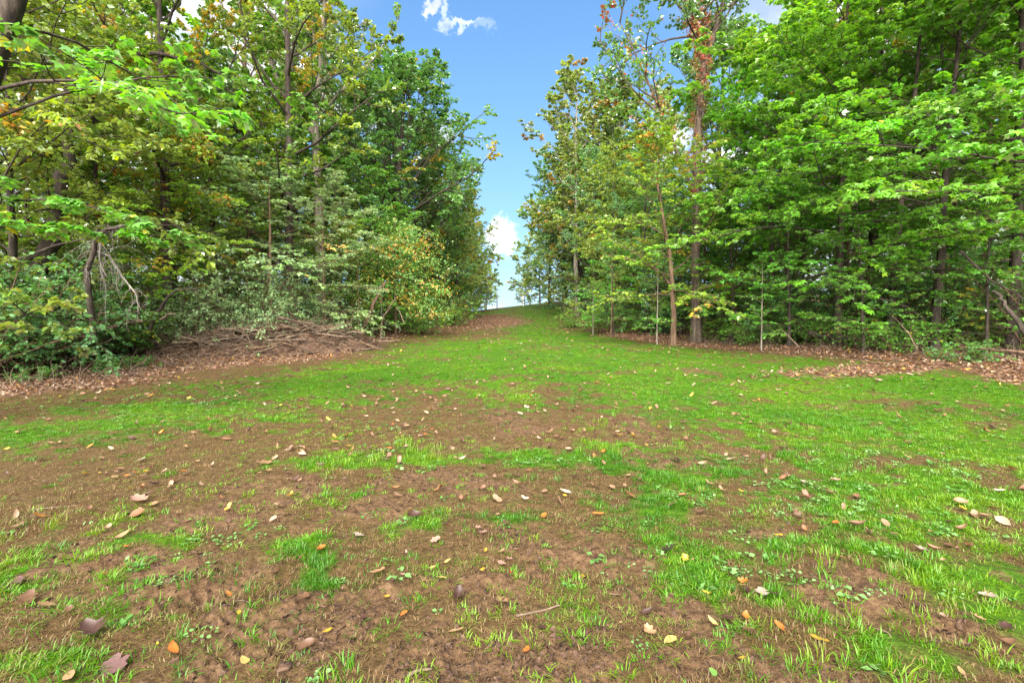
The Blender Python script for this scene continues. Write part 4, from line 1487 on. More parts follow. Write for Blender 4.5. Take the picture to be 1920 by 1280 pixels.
HERO = [
    (1858, 817, .14, 'yellow', 'ovate', 0, 'broad yellow leaf alone on the grass near the far edge of the lawn'),
    (1884, 777, .14, 'pale yellow', 'lance', 0, 'long pale yellow leaf near the litter strip at the picture edge'),
    (1507, 911, .15, 'pale', 'oak', 1, 'whitish oak leaf lying beside a pinkish one on the lawn'),
    (1568, 909, .12, 'pinkish', 'ragged', 1, 'pinkish tan leaf lying beside a whitish one on the lawn'),
    (1458, 993, .13, 'yellow', 'ovate', 0, 'bright yellow leaf on the mud and grass border beside an orange leaf'),
    (1565, 990, .11, 'orange', 'ovate', 1, 'golden orange leaf beside the bright yellow leaf on the mud and grass border'),
    (1576, 1050, .10, 'orange', 'lance', 0, 'slim amber leaf standing on edge above the clover patch'),
    (1430, 1112, .13, 'pale', 'oak', 0, 'pale lobed oak leaf at the tip of the clover patch'),
    (1728, 1033, .13, 'pale', 'ragged', 1, 'whitish crumpled leaf in long grass'),
    (1850, 1125, .12, 'pale', 'oak', 1, 'pale oak leaf with a dark stalk at the muddy grass edge'),
    (1777, 1025, .11, 'brown', 'ovate', 0, 'flat rust-brown leaf in the grass near the whitish crumpled leaf'),
    (1538, 1210, .13, 'yellow', 'lance', 0, 'long spotted yellow leaf on mud below the clover patch'),
    (1463, 1188, .10, 'orange', 'lance', 1, 'slim orange leaf on mud below the clover patch'),
    (1338, 1182, .11, 'pale yellow', 'lance', 2, 'curled ochre leaf standing like a hook on the mud'),
    (1397, 1166, .08, 'orange', 'ovate', 2, 'small glossy orange curled leaf on the mud'),
    (1885, 1212, .14, 'brown', 'lance', 1, 'long brown leaf in the muddy corner grass'),
    (1337, 1273, .06, 'green', 'ovate', 0, 'single fresh green leaf at the bottom picture edge'),
    (1800, 1272, .10, 'tan', 'lance', 1, 'tan leaf cut by the bottom picture edge in the grass corner'),
    (1258, 1208, .11, 'pale yellow', 'ovate', 0, 'pale yellow pointed leaf lying flat on bare mud'),
    (855, 1122, .14, 'dark brown', 'oak', 2, 'dark folded leaf with a tan lip in the middle of the mud'),
    (942, 1132, .12, 'tan', 'ragged', 1, 'tan crumpled leaf beside the folded dark leaf'),
    (903, 1063, .11, 'yellow', 'lance', 0, 'yellow boat-shaped leaf, largest of the three on the mud'),
    (837, 1057, .09, 'pale yellow', 'lance', 1, 'pale yellow leaf with dark edge in the row of three on the mud'),
    (811, 1069, .07, 'pale yellow', 'ovate', 1, 'smallest pale yellow leaf of the row on the mud'),
    (829, 1091, .09, 'pale yellow', 'ovate', 0, 'pale yellow leaf lying just below the row on the mud'),
    (957, 1083, .05, 'red', 'ovate', 1, 'tiny dark red leaf on the mud'),
    (758, 1159, .07, 'orange', 'ovate', 0, 'small orange leaf on smooth wet mud'),
    (1253, 1038, .15, 'dark brown', 'oak', 2, 'dark curled leaf on the muddy hollow'),
    (1210, 1160, .11, 'dark brown', 'lance', 2, 'thin dark reddish curled leaf on the mud'),
    (1150, 1123, .11, 'pinkish', 'lance', 0, 'pinkish tan leaf lying along the big grass tuft'),
    (857, 1195, .10, 'tan', 'lance', 1, 'tan leaf above the small grass tuft in the mud'),
    (986, 1227, .07, 'orange', 'ovate', 0, 'small orange leaf low on the bare mud'),
    (673, 1010, .10, 'pale', 'oak', 0, 'pale tan lobed leaf on brown grass'),
    (708, 1075, .12, 'tan', 'ragged', 1, 'tan leaf folded against a brown tuft'),
    (777, 973, .14, 'dark brown', 'oak', 2, 'dark brown curled leaf beside an orange one'),
    (770, 962, .09, 'orange', 'oak', 1, 'orange lobed leaf next to the dark brown curled leaf'),
    (227, 1010, .14, 'tan', 'lance', 1, 'long tan leaf on the muddy strip of brown grass'),
    (218, 1248, .17, 'purple-brown', 'ragged', 0, 'large purple-brown leaf near the bottom picture edge'),
    (327, 1228, .15, 'orange', 'lance', 1, 'long orange-brown leaf near the large purple-brown one'),
    (167, 1197, .20, 'dark brown', 'oak', 2, 'big dark curled leaf below the bright grass clump'),
    (133, 1273, .12, 'tan', 'ovate', 0, 'pointed tan leaf cut by the bottom picture edge'),
    (428, 1110, .10, 'orange', 'lance', 1, 'light orange leaf on rippled mud'),
    (570, 1134, .12, 'brown', 'ragged', 1, 'reddish brown leaf on rough mud'),
    (613, 1193, .10, 'yellow', 'lance', 0, 'slim golden leaf on rough mud'),
    (457, 1256, .09, 'pale yellow', 'ovate', 0, 'tan-yellow leaf low on smooth mud'),
    (55, 1134, .16, 'brown', 'oak', 1, 'brown oak leaf beside the bright grass clump'),
    (84, 1141, .11, 'tan', 'ragged', 0, 'tan leaf touching the brown oak leaf beside the grass clump'),
    (37, 1091, .18, 'purple-brown', 'lance', 0, 'long purple-brown leaf at the picture edge above the grass clump'),
    (197, 1090, .12, 'yellow', 'lance', 0, 'yellow and tan leaf on the rippled mud strip'),
    (448, 1160, .08, 'yellow', 'lance', 0, 'narrow yellow leaf on rippled mud'),
    (577, 1218, .11, 'brown', 'ovate', 1, 'brown leaf upright on mud clods'),
    (517, 1085, .08, 'brown', 'ovate', 2, 'small glossy brown cupped leaf on the mud'),
    (600, 1040, .09, 'orange', 'ragged', 2, 'reddish curled leaf at the border of mud and brown grass'),
    (1132, 854, .10, 'orange', 'ragged', 1, 'bright orange leaf on the brown patch'),
    (742, 934, .08, 'red', 'ovate', 0, 'bright red leaf on the grass'),
    (1060, 933, .09, 'yellow', 'ovate', 0, 'yellow leaf on dead brown grass'),
    (1122, 967, .14, 'orange', 'lance', 1, 'orange-brown leaf at the border of the big green patch'),
    (1022, 973, .12, 'orange', 'ovate', 1, 'dark orange leaf between green tufts'),
    (920, 863, .15, 'brown', 'lance', 1, 'brown leaf sticking up from dead grass'),
    (1270, 868, .20, 'dark brown', 'lance', 1, 'dark brown leaf on the bare patch in the lawn'),
    (265, 868, .17, 'pale', 'ovate', 0, 'pale tan leaf on the brown grass band'),
    (302, 897, .18, 'tan', 'lance', 0, 'light tan leaf below the pale one on the brown grass band'),
    (260, 943, .18, 'pinkish', 'ragged', 1, 'pinkish upright leaf among the brown leaves'),
    (497, 872, .20, 'tan', 'ragged', 0, 'triangular tan leaf above the three-leaved weed'),
    (345, 843, .16, 'tan', 'lance', 1, 'rose-tan leaf on the green strip'),
    (210, 817, .2, 'brown', 'lance', 1, 'brown leaf lying across the green strip'),
]
for (px, py, sz, col, kind, curl, lab) in HERO:
    fallen(px, py, sz, col, kind, curl, lab)
ANCHORS = [(nm, *ground_px(px, py)[:2]) for nm, px, py in [
    ('the clover patch', 1520, 1115), ('the whitish crumpled leaf', 1728, 1033), ('the muddy grass corner', 1840, 1190), ('the bright yellow leaf', 1458, 993), ('the whitish oak leaf pair', 1530, 910),
    ('the broad yellow lawn leaf', 1858, 817), ('the bare patch in the lawn', 1280, 868), ('the bright orange leaf', 1132, 854), ('the big grass tuft', 1090, 1110), ('the straight pale stick', 1010, 1160),
    ('the muddy hollow', 1255, 1030), ('the hook-shaped ochre leaf', 1338, 1190), ('the row of yellow leaves', 840, 1070), ('the folded dark leaf', 855, 1135), ('the bright red leaf', 742, 934),
    ('the orange lobed leaf', 770, 965), ('the short broken stick', 790, 1260), ('the orange leaf on wet mud', 758, 1165), ('the rippled mud', 440, 1130), ('the large purple-brown leaf', 218, 1248),
    ('the bright grass clump', 100, 1190), ('the long tan leaf', 227, 1010), ('the cupped brown leaf', 517, 1085), ('the pinkish upright leaf', 260, 943), ('the pale leaf on brown grass', 265, 868),
    ('the triangular tan leaf', 497, 872), ('the green strip', 300, 790), ('the brown patch', 880, 790), ('the yellow leaf on dead grass', 1060, 935), ('the green tufts in the middle', 1022, 985)]]
LAST = []
made, tries = 0, 0
while made < 165 and tries < 9000:
    tries += 1
    u = rs.random()
    r = 2.3 + (7.2 - 2.3) * u ** 1.0
    a = rs.uniform(-.80, .80)
    x, y = r * math.sin(a), r * math.cos(a)
    if made > 20 and rs.random() < .45:
        q = LAST[rs.randrange(len(LAST))]
        x, y = q[0] + rs.gauss(0, .14), q[1] + rs.gauss(0, .14)
    if y < 2.1 or abs(x) > 1.06 * y or x > edge_r(y) or x < edge_l(y):
        continue
    dens = .25 + .75 * sstep(fbm(np.array([x * .6]), np.array([y * .6]), 3), -.2, .3)[0]
    if x < 0:
        dens *= 1.4
    if rs.random() > dens * .8:
        continue
    right = x > .8
    col = rs.choices(['brown', 'tan', 'orange', 'dark brown', 'yellow', 'pinkish', 'pale'], [6, 2.6, 1.5, 4, 1.9 if right else .6, 1.3, .4])[0]
    kind = rs.choice(['oak', 'lance', 'ovate', 'lance', 'ragged'])
    shape = {'oak': 'lobed', 'lance': 'narrow', 'ovate': 'pointed oval', 'ragged': 'ragged'}[kind]
    where = min(ANCHORS, key=lambda q: ((q[1] - x) / y) ** 2 + (1.6 * math.log(q[2] / y)) ** 2)[0]
    sz = rs.uniform(.045, .095)
    word = 'tiny' if sz < .058 else ('broad' if sz > .084 else 'small')
    fallen(0, 0, sz, col, kind, rs.choice([0, 1, 1, 2]), f'{word} {col} {shape} leaf near {where}', f'small fallen leaves near {where}', (x, y))['nth'] = made
    LAST.append((x, y))
    made += 1


# ------------------------------------------------------------------ sticks, brush pile, dead limbs
def stick_mesh(seed, L, r, bend=.12, n=9, k=6, twigs=0, mat='dead_wood', name='stick', knots=.18):
    rng = np.random.default_rng(seed)
    P = grow(np.zeros((1, 3)), np.array([[1., 0, 0]]), np.array([L]), n, rng, 0, bend)
    P -= P.mean(1, keepdims=True)
    rad = r * np.linspace(1, .45, n)[None] * (1 + knots * rng.uniform(-1, 1, (1, n)))
    rad[:, -1] *= .4
    w = Wood().add(P, rad, k)
    if twigs:
        S, sl = spawn(P, np.array([L]), twigs, .25, .95, 45, .35, 5, rng, .3, .1, 0, .2)
        w.add(S, r * .4 * np.linspace(1, .4, 5)[None] * np.ones((twigs, 1)), 4)
    # round off the thick end
    return w.mesh(name, M[mat])


def lay(name, me, x, y, z, rz, rx=0., ry=0., s=1., label=None, cat=None, group=None, parent=None):
    o = link(name, me, parent)
    o.location = (x, y, z)
    o.rotation_euler = (rx, ry, rz)
    o.scale = (s, s, s)
    return tag(o, label, cat, group)


def gzf(x, y):
    return float(full_ground(np.array([x]), np.array([y]))[0])


# small sticks and stones on the near mud
p = ground_px(1010, 1146)
lay('stick', stick_mesh(901, .26, .008, .05), p[0], p[1], gzf(p[0], p[1]) + .006, .35, label='straight pale stick lying on the mud beside the big grass tuft', cat='stick')
p = ground_px(788, 1268)
lay('stick', stick_mesh(902, .11, .010, .10), p[0], p[1], gzf(p[0], p[1]) + .008, .7, label='short thick broken stick at the bottom picture edge', cat='stick')
p = ground_px(470, 1134)
lay('stick', stick_mesh(903, .16, .004, .25), p[0], p[1], gzf(p[0], p[1]) + .004, .3, label='thin whitish bent twig on rippled mud', cat='stick')
p = ground_px(105, 955)
lay('stick', stick_mesh(904, .32, .007, .10), p[0], p[1], gzf(p[0], p[1]) + .006, .5, label='dark twig lying in the brown grass band', cat='stick')
p = ground_px(1660, 1195)
lay('stick', stick_mesh(905, .12, .005, .45), p[0], p[1], gzf(p[0], p[1]) + .006, .2, label='pale curved twig on mud in the corner with long grass', cat='stick')


def stone_mesh(seed, r):
    rng = np.random.default_rng(seed)
    k, n = 10, 7
    V, Q = [], []
    for i in range(n):
        t = math.pi * (i + .02) / (n - .96)
        for j in range(k):
            a = 2 * math.pi * j / k
            q = r * (1 + .18 * rng.normal())
            V.append((q * math.sin(t) * math.cos(a) * 1.2, q * math.sin(t) * math.sin(a), q * math.cos(t) * .6))
    for i in range(n - 1):
        for j in range(k):
            Q.append((i * k + j, i * k + (j + 1) % k, (i + 1) * k + (j + 1) % k, (i + 1) * k + j))
    return mesh_np('stone', V, [np.array(Q)[:, ::-1]], M['soil'], smooth=True)


p = ground_px(533, 1259)
lay('stone', stone_mesh(910, .028), p[0], p[1], gzf(p[0], p[1]) + .008, 0, label='small earth-coloured stone half sunk in the mud', cat='stone')
p = ground_px(1150, 955)
lay('clod', stone_mesh(911, .03), p[0], p[1], gzf(p[0], p[1]), 1, label='lump of earth in front of the orange-brown leaf', cat='clod')


def brush_pile():
    c = (X(505, 17.0), 16.7)
    e = link('brush_pile', None)
    e.location = (c[0], c[1], gz(*c))
    tag(e, 'long heap of earth, roots and broken branches along the wood edge', 'brush pile')
    # earth heap: an elongated mound
    nx, ny = 70, 26
    u, v = np.meshgrid(np.linspace(-1, 1, nx), np.linspace(-1, 1, ny), indexing='ij')
    xx, yy = u * 4.0, v * 1.7
    ax = R(22)
    wx = xx * math.cos(ax) - yy * math.sin(ax)
    wy = xx * math.sin(ax) + yy * math.cos(ax)
    hgt = np.clip(1 - (u ** 2 + v ** 2), 0, 1) ** .8 * (.45 + .50 * sstep(u, -.4, .4)) * (1 + .6 * fbm(xx * .8, yy * .8, 3)) + np.clip(1 - (u ** 2 + v ** 2), 0, 1) * .38 * fbm(xx * 3 + 7, yy * 3, 4, .6)
    gzz = terrain(wx + c[0], wy + c[1]) - gz(*c)
    V = np.stack([wx, wy, gzz + hgt - .06 * ((u ** 2 + v ** 2) > .95)], -1).reshape(-1, 3)
    idx = np.arange(nx * ny).reshape(nx, ny)
    Q = np.stack([idx[:-1, :-1], idx[1:, :-1], idx[1:, 1:], idx[:-1, 1:]], -1).reshape(-1, 4)
    link('earth_heap', mesh_np('earth_heap', V, [Q], M['soil'], smooth=True), e)
    rng = random.Random(31)
    shapes = [stick_mesh(920 + i, L, r, b, twigs=t, mat=m) for i, (L, r, b, t, m) in enumerate(
        [(2.2, .035, .10, 0, 'dead_wood'), (1.6, .028, .14, 2, 'dead_wood'), (2.8, .06, .08, 3, 'dead_wood'), (1.7, .075, .05, 0, 'rotten_wood'), (2.4, .018, .16, 5, 'dead_wood'), (1.1, .020, .18, 0, 'dead_wood'), (1.9, .030, .20, 4, 'rotten_wood'), (1.4, .05, .08, 0, 'rotten_wood'), (.9, .014, .2, 3, 'dead_wood')])]
    for i in range(150):
        a = rng.gauss(-.1, .55)
        b = rng.gauss(-.15, .42)
        if a * a + b * b > 1.1:
            continue
        x0, y0 = a * 3.9, b * 1.7
        X0, Y0 = x0 * math.cos(ax) - y0 * math.sin(ax), x0 * math.sin(ax) + y0 * math.cos(ax)
        h0 = max(0, 1 - (a * a + b * b)) ** .8 * (.50 + .45 * float(sstep(np.array(a), -.4, .4)))
        z0 = gz(c[0] + X0, c[1] + Y0) - gz(*c) + h0 + rng.uniform(.02, .16)
        lay('stick', rng.choice(shapes), X0, Y0, z0, rng.gauss(.25, .75), rng.uniform(0, 6), rng.gauss(0, .22), rng.uniform(.55, 1.05), parent=e)
    # stump with its root ball
    q = at(563, 640, 17.0)
    w = Wood()
    rgn = np.random.default_rng(33)
    P = np.array([(0, 0, -.35), (.02, 0, -.1), (.05, 0, .12), (.12, -.02, .30), (.16, -.04, .40)])
    v, qd = rough_trunk(P, [.20, .19, .17, .15, .11], 12, rgn, .35, .2)
    w.V.append(v), w.Q.append(qd)
    w.n = len(v)
    roots = grow(np.repeat([[0, 0, -.05]], 9, 0), norm(rgn.normal(0, 1, (9, 3)) * [1, 1, .5]), rgn.uniform(.4, .9, 9), 7, rgn, -.2, .3)
    w.add(roots, .05 * np.linspace(1, .2, 7)[None] * np.ones((9, 1)), 6)
    o = link('stump', w.mesh('stump', M['rotten_wood']), e)
    o.location = (q[0] - c[0], q[1] - c[1], q[2] - gz(*c))
    o.rotation_euler = (.2, .35, 0)
    # logs among the sticks
    for (px, py, Y, L, r, rz, ry, m) in [(445, 676, 14.9, .75, .085, -.55, .12, 'dead_wood'), (415, 628, 17, 1.0, .09, -.5, .1, 'rotten_wood'), (600, 655, 17.2, 1.1, .07, -.3, .15, 'rotten_wood'), (490, 640, 17, 1.2, .08, .15, .05, 'rotten_wood')]:
        q = at(px, py, Y)
        lay('log', stick_mesh(int(px), L, r, .04, mat=m, name='log', k=9, knots=.1), q[0] - c[0], q[1] - c[1], q[2] - gz(*c) + .02, rz, 0, ry, parent=e)
    # dead leaves and chips over the earth
    m = 5200
    a, b = rgn.uniform(-1, 1, m), rgn.uniform(-1, 1, m)
    kk = a * a + b * b < 1
    iu, iv = ((a[kk] + 1) / 2 * (nx - 1)).astype(int), ((b[kk] + 1) / 2 * (ny - 1)).astype(int)
    Pd = V[idx[iu, iv]] + rgn.normal(0, .04, (kk.sum(), 3)) * [1, 1, .4] + [0, 0, .03]
    Dd = rgn.normal(0, 1, Pd.shape) * [1, 1, .35]
    td = DEADC[rgn.integers(0, 6, len(Pd))] * rgn.uniform(.3, .95, (len(Pd), 1))
    tag(link('debris', crown_mesh('debris', Pd, Dd, rgn.normal(0, .5, Pd.shape) + [0, 0, 1], rgn.uniform(.06, .2, len(Pd)), 'long', td, M['leaf_matt']), e), None, None, None, 'stuff')
    # fine brush, too tangled to pick apart
    m = 1100
    a = rgn.normal(-.1, .5, m)
    b = rgn.normal(-.05, .45, m)
    kk = a * a + b * b < 1.15
    a, b = a[kk], b[kk]
    x0, y0 = a * 4.0, b * 1.7
    X0, Y0 = x0 * math.cos(ax) - y0 * math.sin(ax), x0 * math.sin(ax) + y0 * math.cos(ax)
    h0 = np.clip(1 - a * a - b * b, 0, 1) ** .8 * .75
    B = np.stack([X0, Y0, terrain(X0 + c[0], Y0 + c[1]) - gz(*c) + h0], 1)
    D = rgn.normal(0, 1, (len(B), 3)) * [1, .7, .35] + [0, 0, .22]
    T = grow(B, D, rgn.uniform(.25, .9, len(B)), 6, rgn, 0, .22)
    ws = Wood().add(T, .009 * np.linspace(1, .35, 6)[None] * rgn.uniform(.6, 1.5, (len(B), 1)), 4)
    tag(link('fine_brush', ws.mesh('fine_brush', M['dead_wood']), e), None, None, None, 'stuff')


brush_pile()


def rod(pts, r0, r1, name, mat, label, cat, group=None, twigs=0, seed=1, tw_len=.3, tw_drop=.3, extra=0):
    """A long dead branch along world points, base on the first."""
    P = np.array(pts, float)
    fp, _ = poly_at(P[None], np.linspace(0, 1, 14)[None])
    rng = np.random.default_rng(seed)
    fp = fp + rng.normal(0, r0 * .35, fp.shape)
    o = P[0].copy()
    e = link(name, None)
    e.location = tuple(o)
    tag(e, label, cat, group)
    w = Wood().add(fp - o, np.linspace(r0, r1, 14)[None] * rng.uniform(.9, 1.1, (1, 14)), 7)
    link('limb', w.mesh('limb', M[mat]), e)
    if twigs:
        ln = np.array([np.linalg.norm(np.diff(P, axis=0), axis=1).sum()])
        S, sl = spawn(fp - o, ln, twigs, .15, .98, 50, tw_len, 8, rng, .25, 0, 0, .16, tw_drop)
        w2 = Wood().add(S, r0 * .24 * np.linspace(1, .3, 8)[None] * np.ones((len(S), 1)), 5)
        if extra:
            T, tl = spawn(S, sl, extra, .2, .95, 40, .45, 6, rng, .2, 0, 0, .18, tw_drop)
            w2.add(T, r0 * .16 * np.linspace(1, .35, 6)[None] * np.ones((len(T), 1)), 4)
        link('twigs', w2.mesh('twigs', M[mat]), e)
    return e


rod([at(178, 640, 11.70), at(165, 520, 11.60), at(172, 462, 11.50), at(196, 428, 11.40), at(232, 424, 11.30), at(265, 420, 11.30)], .07, .03, 'dead_tree', 'bark_dark',
    'dark dead trunk bending over at the top beside the dark glossy shrub', 'dead tree', seed=41)
def curtain(pts, r0, n, seed, label, lens=(.5, 1.9)):
    rng = np.random.default_rng(seed)
    P = np.array(pts, float)
    fp, _ = poly_at(P[None], np.linspace(0, 1, 14)[None])
    o = P[0].copy()
    e = link('dead_limb', None)
    e.location = tuple(o)
    tag(e, label, 'dead branch')
    fp = fp - o + rng.normal(0, .015, fp.shape)
    link('limb', Wood().add(fp, np.linspace(r0, r0 * .35, 14)[None], 7).mesh('limb', M['dead_grey']), e)
    t = rng.uniform(.25, 1, (1, n))
    b, tg = poly_at(fp, t)
    b, tg = b[0], tg[0]
    d = tg * .8 + rng.normal(0, .55, (n, 3)) + [0, 0, -.25]
    ln = rng.uniform(lens[0], lens[1], n) * rng.uniform(.5, 1, n)
    S = grow(b, d, ln, 10, rng, 0, .17, 2.2)
    w = Wood().add(S, rng.uniform(.004, .010, (n, 1)) * np.linspace(1, .35, 10)[None], 5)
    T, tl = spawn(S, ln, 5, .2, .9, 38, .38, 6, rng, 0, 0, 0, .2, 1.6)
    w.add(T, .0045 * np.linspace(1, .4, 6)[None] * np.ones((len(T), 1)), 4)
    link('twigs', w.mesh('twigs', M['dead_grey']), e)


M['dead_grey'] = noise_material('dead_grey', [(.3, (.055, .046, .038)), (.55, (.14, .125, .105)), (.75, (.24, .22, .19))], (12, 12, 5), bump=.5)
curtain([at(268, 418, 12.0), at(232, 424, 12.0), at(206, 428, 11.9), at(190, 446, 11.9), at(184, 480, 11.8), at(200, 520, 11.8)], .045, 34, 42, 'pale dead limb arching over with a curtain of grey twigs')
curtain([at(178, 470, 12.0), at(205, 480, 11.9), at(228, 515, 11.9), at(252, 545, 11.8), at(262, 575, 11.8)], .035, 22, 43, 'second grey dead limb slanting down through the twig curtain', (.3, 1.0))
rod([at(90, 652, 12.6), at(130, 638, 12.7), at(190, 618, 12.9), at(266, 600, 13.4)], .075, .05, 'leaning_log', 'dead_wood',
    'long brown log leaning up across the brush under the dead limb', 'log', seed=44)
rod([at(-40, 690, 11.4), at(40, 660, 11.8), at(110, 640, 12.2)], .05, .03, 'fallen_branch', 'dead_wood',
    'thin fallen branch running out of the picture below the dark glossy shrub', 'dead branch', seed=45)
rod([at(62, 668, 11.6), at(70, 650, 11.6), at(88, 620, 11.8), at(118, 608, 12)], .022, .010, 'dead_branch', 'dead_wood', 'bent grey twig arching beside the leaning log', 'dead branch', None, 4, 46)
rod([at(140, 682, 12), at(152, 640, 12), at(180, 600, 12.2), at(200, 560, 12.4)], .02, .008, 'dead_branch', 'dead_wood', 'thin upright dead stem in front of the leaning log', 'dead branch', None, 5, 47)
rod([at(100, 690, 11.8), at(170, 655, 12.2), at(220, 630, 12.6)], .018, .008, 'dead_branch', 'dead_wood', 'thin dead stem slanting below the leaning log', 'dead branch', None, 4, 48)
rod([at(280, 625, 14.6), at(300, 575, 14.4), at(328, 545, 14.4), at(372, 542, 14.4)], .06, .02, 'dead_branch', 'bark_dark', 'dark broken branch rising behind the start of the brush pile', 'dead branch', None, 4, 49)
rod([at(300, 600, 14.2), at(318, 588, 14.1), at(330, 590, 14)], .04, .015, 'dead_branch', 'dead_wood', 'short pale snag under the dark broken branch', 'dead branch', None, 3, 50)
rod([at(545, 640, 16.4), at(590, 625, 16.5), at(622, 605, 16.6)], .02, .008, 'dead_branch', 'dead_wood', 'pale forked branch sticking up from the brush pile beside the stump', 'dead branch', None, 4, 51, .4)
rod([at(668, 640, 21), at(690, 600, 21), at(708, 555, 21.2), at(722, 530, 21.4)], .10, .06, 'leaning_tree', 'bark_brown', 'brown leaning trunk at the end of the brush pile', 'tree', seed=52)
rod([at(714, 636, 21.5), at(716, 600, 21.4), at(728, 580, 21.3), at(742, 560, 21.2)], .05, .02, 'dead_branch', 'dead_wood', 'pale crooked stem in front of the vine-covered tree', 'dead branch', None, 3, 53)
rod([at(757, 605, 21), at(752, 590, 21), at(744, 575, 21)], .03, .015, 'dead_branch', 'dead_wood', 'short hooked pale branch below the vine-covered tree', 'dead branch', seed=54)
rod([at(70, 520, 13.4), at(88, 462, 13.4), at(108, 410, 13.3), at(128, 350, 13.2), at(118, 250, 13.2), at(135, 120, 13.2)], .24, .10, 'leaning_tree', 'bark_dark', 'thick dark trunk leaning over the dark glossy shrub', 'tree', seed=55)
rod([at(160, 96, 17), at(240, 100, 17), at(300, 104, 17), at(370, 118, 17.2), at(440, 150, 17.4)], .10, .03, 'bare_limb', 'bark_dark', 'long dark bare limb crossing the leaves below the cloud', 'branch', None, 8, 56, .25, -.3)
# east side
rod([at(1515, 626, 15.6), at(1560, 630, 15.4), at(1620, 640, 15.0)], .10, .08, 'fallen_log', 'bark_dark', 'dark fallen log lying in the undergrowth below the maples', 'log', seed=57)
rod([at(1940, 662, 10.4), at(1880, 656, 10.6), at(1800, 650, 11.2)], .04, .02, 'fallen_branch', 'bark_brown', 'brown branch lying along the litter strip at the picture edge', 'dead branch', None, 5, 58)
rod([at(1500, 652, 13.8), at(1480, 632, 14), at(1466, 618, 14.2)], .018, .008, 'dead_branch', 'dead_wood', 'thin bent dead stem beside the fallen log', 'dead branch', None, 4, 59)
rod([at(1720, 655, 12), at(1700, 620, 12.2), at(1672, 590, 12.6)], .02, .008, 'dead_branch', 'dead_wood', 'thin arching bare stem below the middle of the maples', 'dead branch', None, 6, 60)
rod([at(1925, 632, 10.2), at(1895, 590, 10.3), at(1880, 560, 10.4), at(1862, 545, 10.6)], .05, .03, 'crooked_stem', 'bark_dark', 'dark crooked stem rising at the picture edge behind the fallen branch', 'branch', None, 3, 61)
rod([at(1800, 470, 11.6), at(1850, 520, 11.4), at(1920, 560, 11)], .03, .015, 'dead_branch', 'bark_dark', 'dark bare branch slanting down through the maple leaves at the picture edge', 'dead branch', None, 5, 62)
rod([at(1612, 545, 14), at(1650, 560, 14), at(1700, 575, 13.8), at(1735, 600, 13.6)], .05, .03, 'dead_branch', 'bark_dark', 'dark branch leaning between the maple trunks', 'dead branch', None, 4, 63)


def tangle(name, pts, spread, n, seed, label, mat='dead_wood', h=.7):
    rng = np.random.default_rng(seed)
    P = np.array(pts)
    c = P[rng.integers(0, len(P), n)] + rng.normal(0, spread, (n, 2))
    B = np.stack([c[:, 0], c[:, 1], terrain(c[:, 0], c[:, 1])], 1)
    D = rng.normal(0, 1, (n, 3)) * [1, .8, .5] + [0, 0, .55]
    T = grow(B, D, rng.uniform(.3, 1.1, n) * h, 7, rng, -.3, .24)
    w = Wood().add(T, .0075 * np.linspace(1, .35, 7)[None] * rng.uniform(.6, 1.6, (n, 1)), 4)
    tag(link(name, w.mesh(name, M[mat])), label, None, None, 'stuff')


line = [(float(edge_r(y)) + .7, y) for y in np.arange(11, 21, .4)]
tangle('dead_brush', line, .45, 420, 64, 'tangle of thin dead stems at the foot of the maples')
line = [(float(edge_l(y)) - .4, y) for y in np.arange(9.5, 14, .3)]
tangle('dead_brush', line, .5, 260, 65, 'tangle of thin dead stems under the dark glossy shrub')

# ------------------------------------------------------------------ shrubs one can tell apart
for (kind, px, Y, s, rz, lab) in [
        ('dark_bush', 20, 11.6, 1.0, .3, 'dark glossy shrub at the picture edge under the leaning dark trunk'),
        ('dark_bush', 120, 12.9, .95, 2.2, 'dark glossy shrub beside the dead hanging limb'),
        ('dark_bush', -90, 10.6, 1.1, 4.2, 'tallest dark glossy shrub cut by the picture edge'),
        ('pale_bush', 390, 18.2, 1.35, .4, 'pale honeysuckle bush behind the middle of the brush pile'),
        ('pale_bush', 475, 18.8, 1.42, 1.9, 'pale honeysuckle bush behind the stump end of the brush pile'),
        ('pale_bush', 560, 19.6, 1.15, 3.3, 'small pale honeysuckle bush at the far end of the brush pile'),
        ('pale_bush', 325, 17.4, 1.15, 4.6, 'pale honeysuckle bush next to the dark broken branch'),
        ('mixed_bush', 250, 15.5, .9, 1.0, 'green bush behind the leaning log'),
        ('mixed_bush', 790, 25.5, 1.0, 2.0, 'low green bush at the foot of the vine-covered tree'),
        ('mixed_bush', 850, 33, 1.2, 3.0, 'low leafy bush where the slope meets the big oak'),
        ('mixed_bush', 1120, 27.5, 1.0, .2, 'dark leafy bush at the bend of the leaf-strewn edge'),
        ('mixed_bush', 1085, 31, 1.0, 1.2, 'blue-green bush overhanging the leaf-strewn edge on the slope'),
        ('low_bush', 1800, 11.4, .7, 1.0, 'low round-leaved plant with reddish tips in the litter strip'),
        ('mixed_bush', 1860, 13.2, .8, 4.0, 'green bush over the tangled branches at the picture edge'),
        ('mixed_bush', 1560, 15.8, .9, 5.0, 'green bush behind the fallen log'),
        ('mixed_bush', 1420, 17.6, .8, .7, 'green bush beside the thin lone sapling'),
        ('mixed_bush', 1350, 20.4, .7, 2.7, 'small green bush at the foot of the pale trunk'),
        ('mixed_bush', 1680, 13.4, .8, 1.7, 'green bush at the foot of the stout dark maple trunk'),
        ('low_bush', 200, 12.2, .55, .5, 'low bright green plants in front of the leaning log'),
        ('low_bush', 250, 12.9, .5, 1.5, 'low bright green plants at the start of the brush pile'),
        ('low_bush', 60, 10.8, .5, 2.5, 'low plants in the litter at the picture edge')]:
    plant(kind, X(px, Y), Y, lab, 'shrub', None, s, rz, 'shrub')

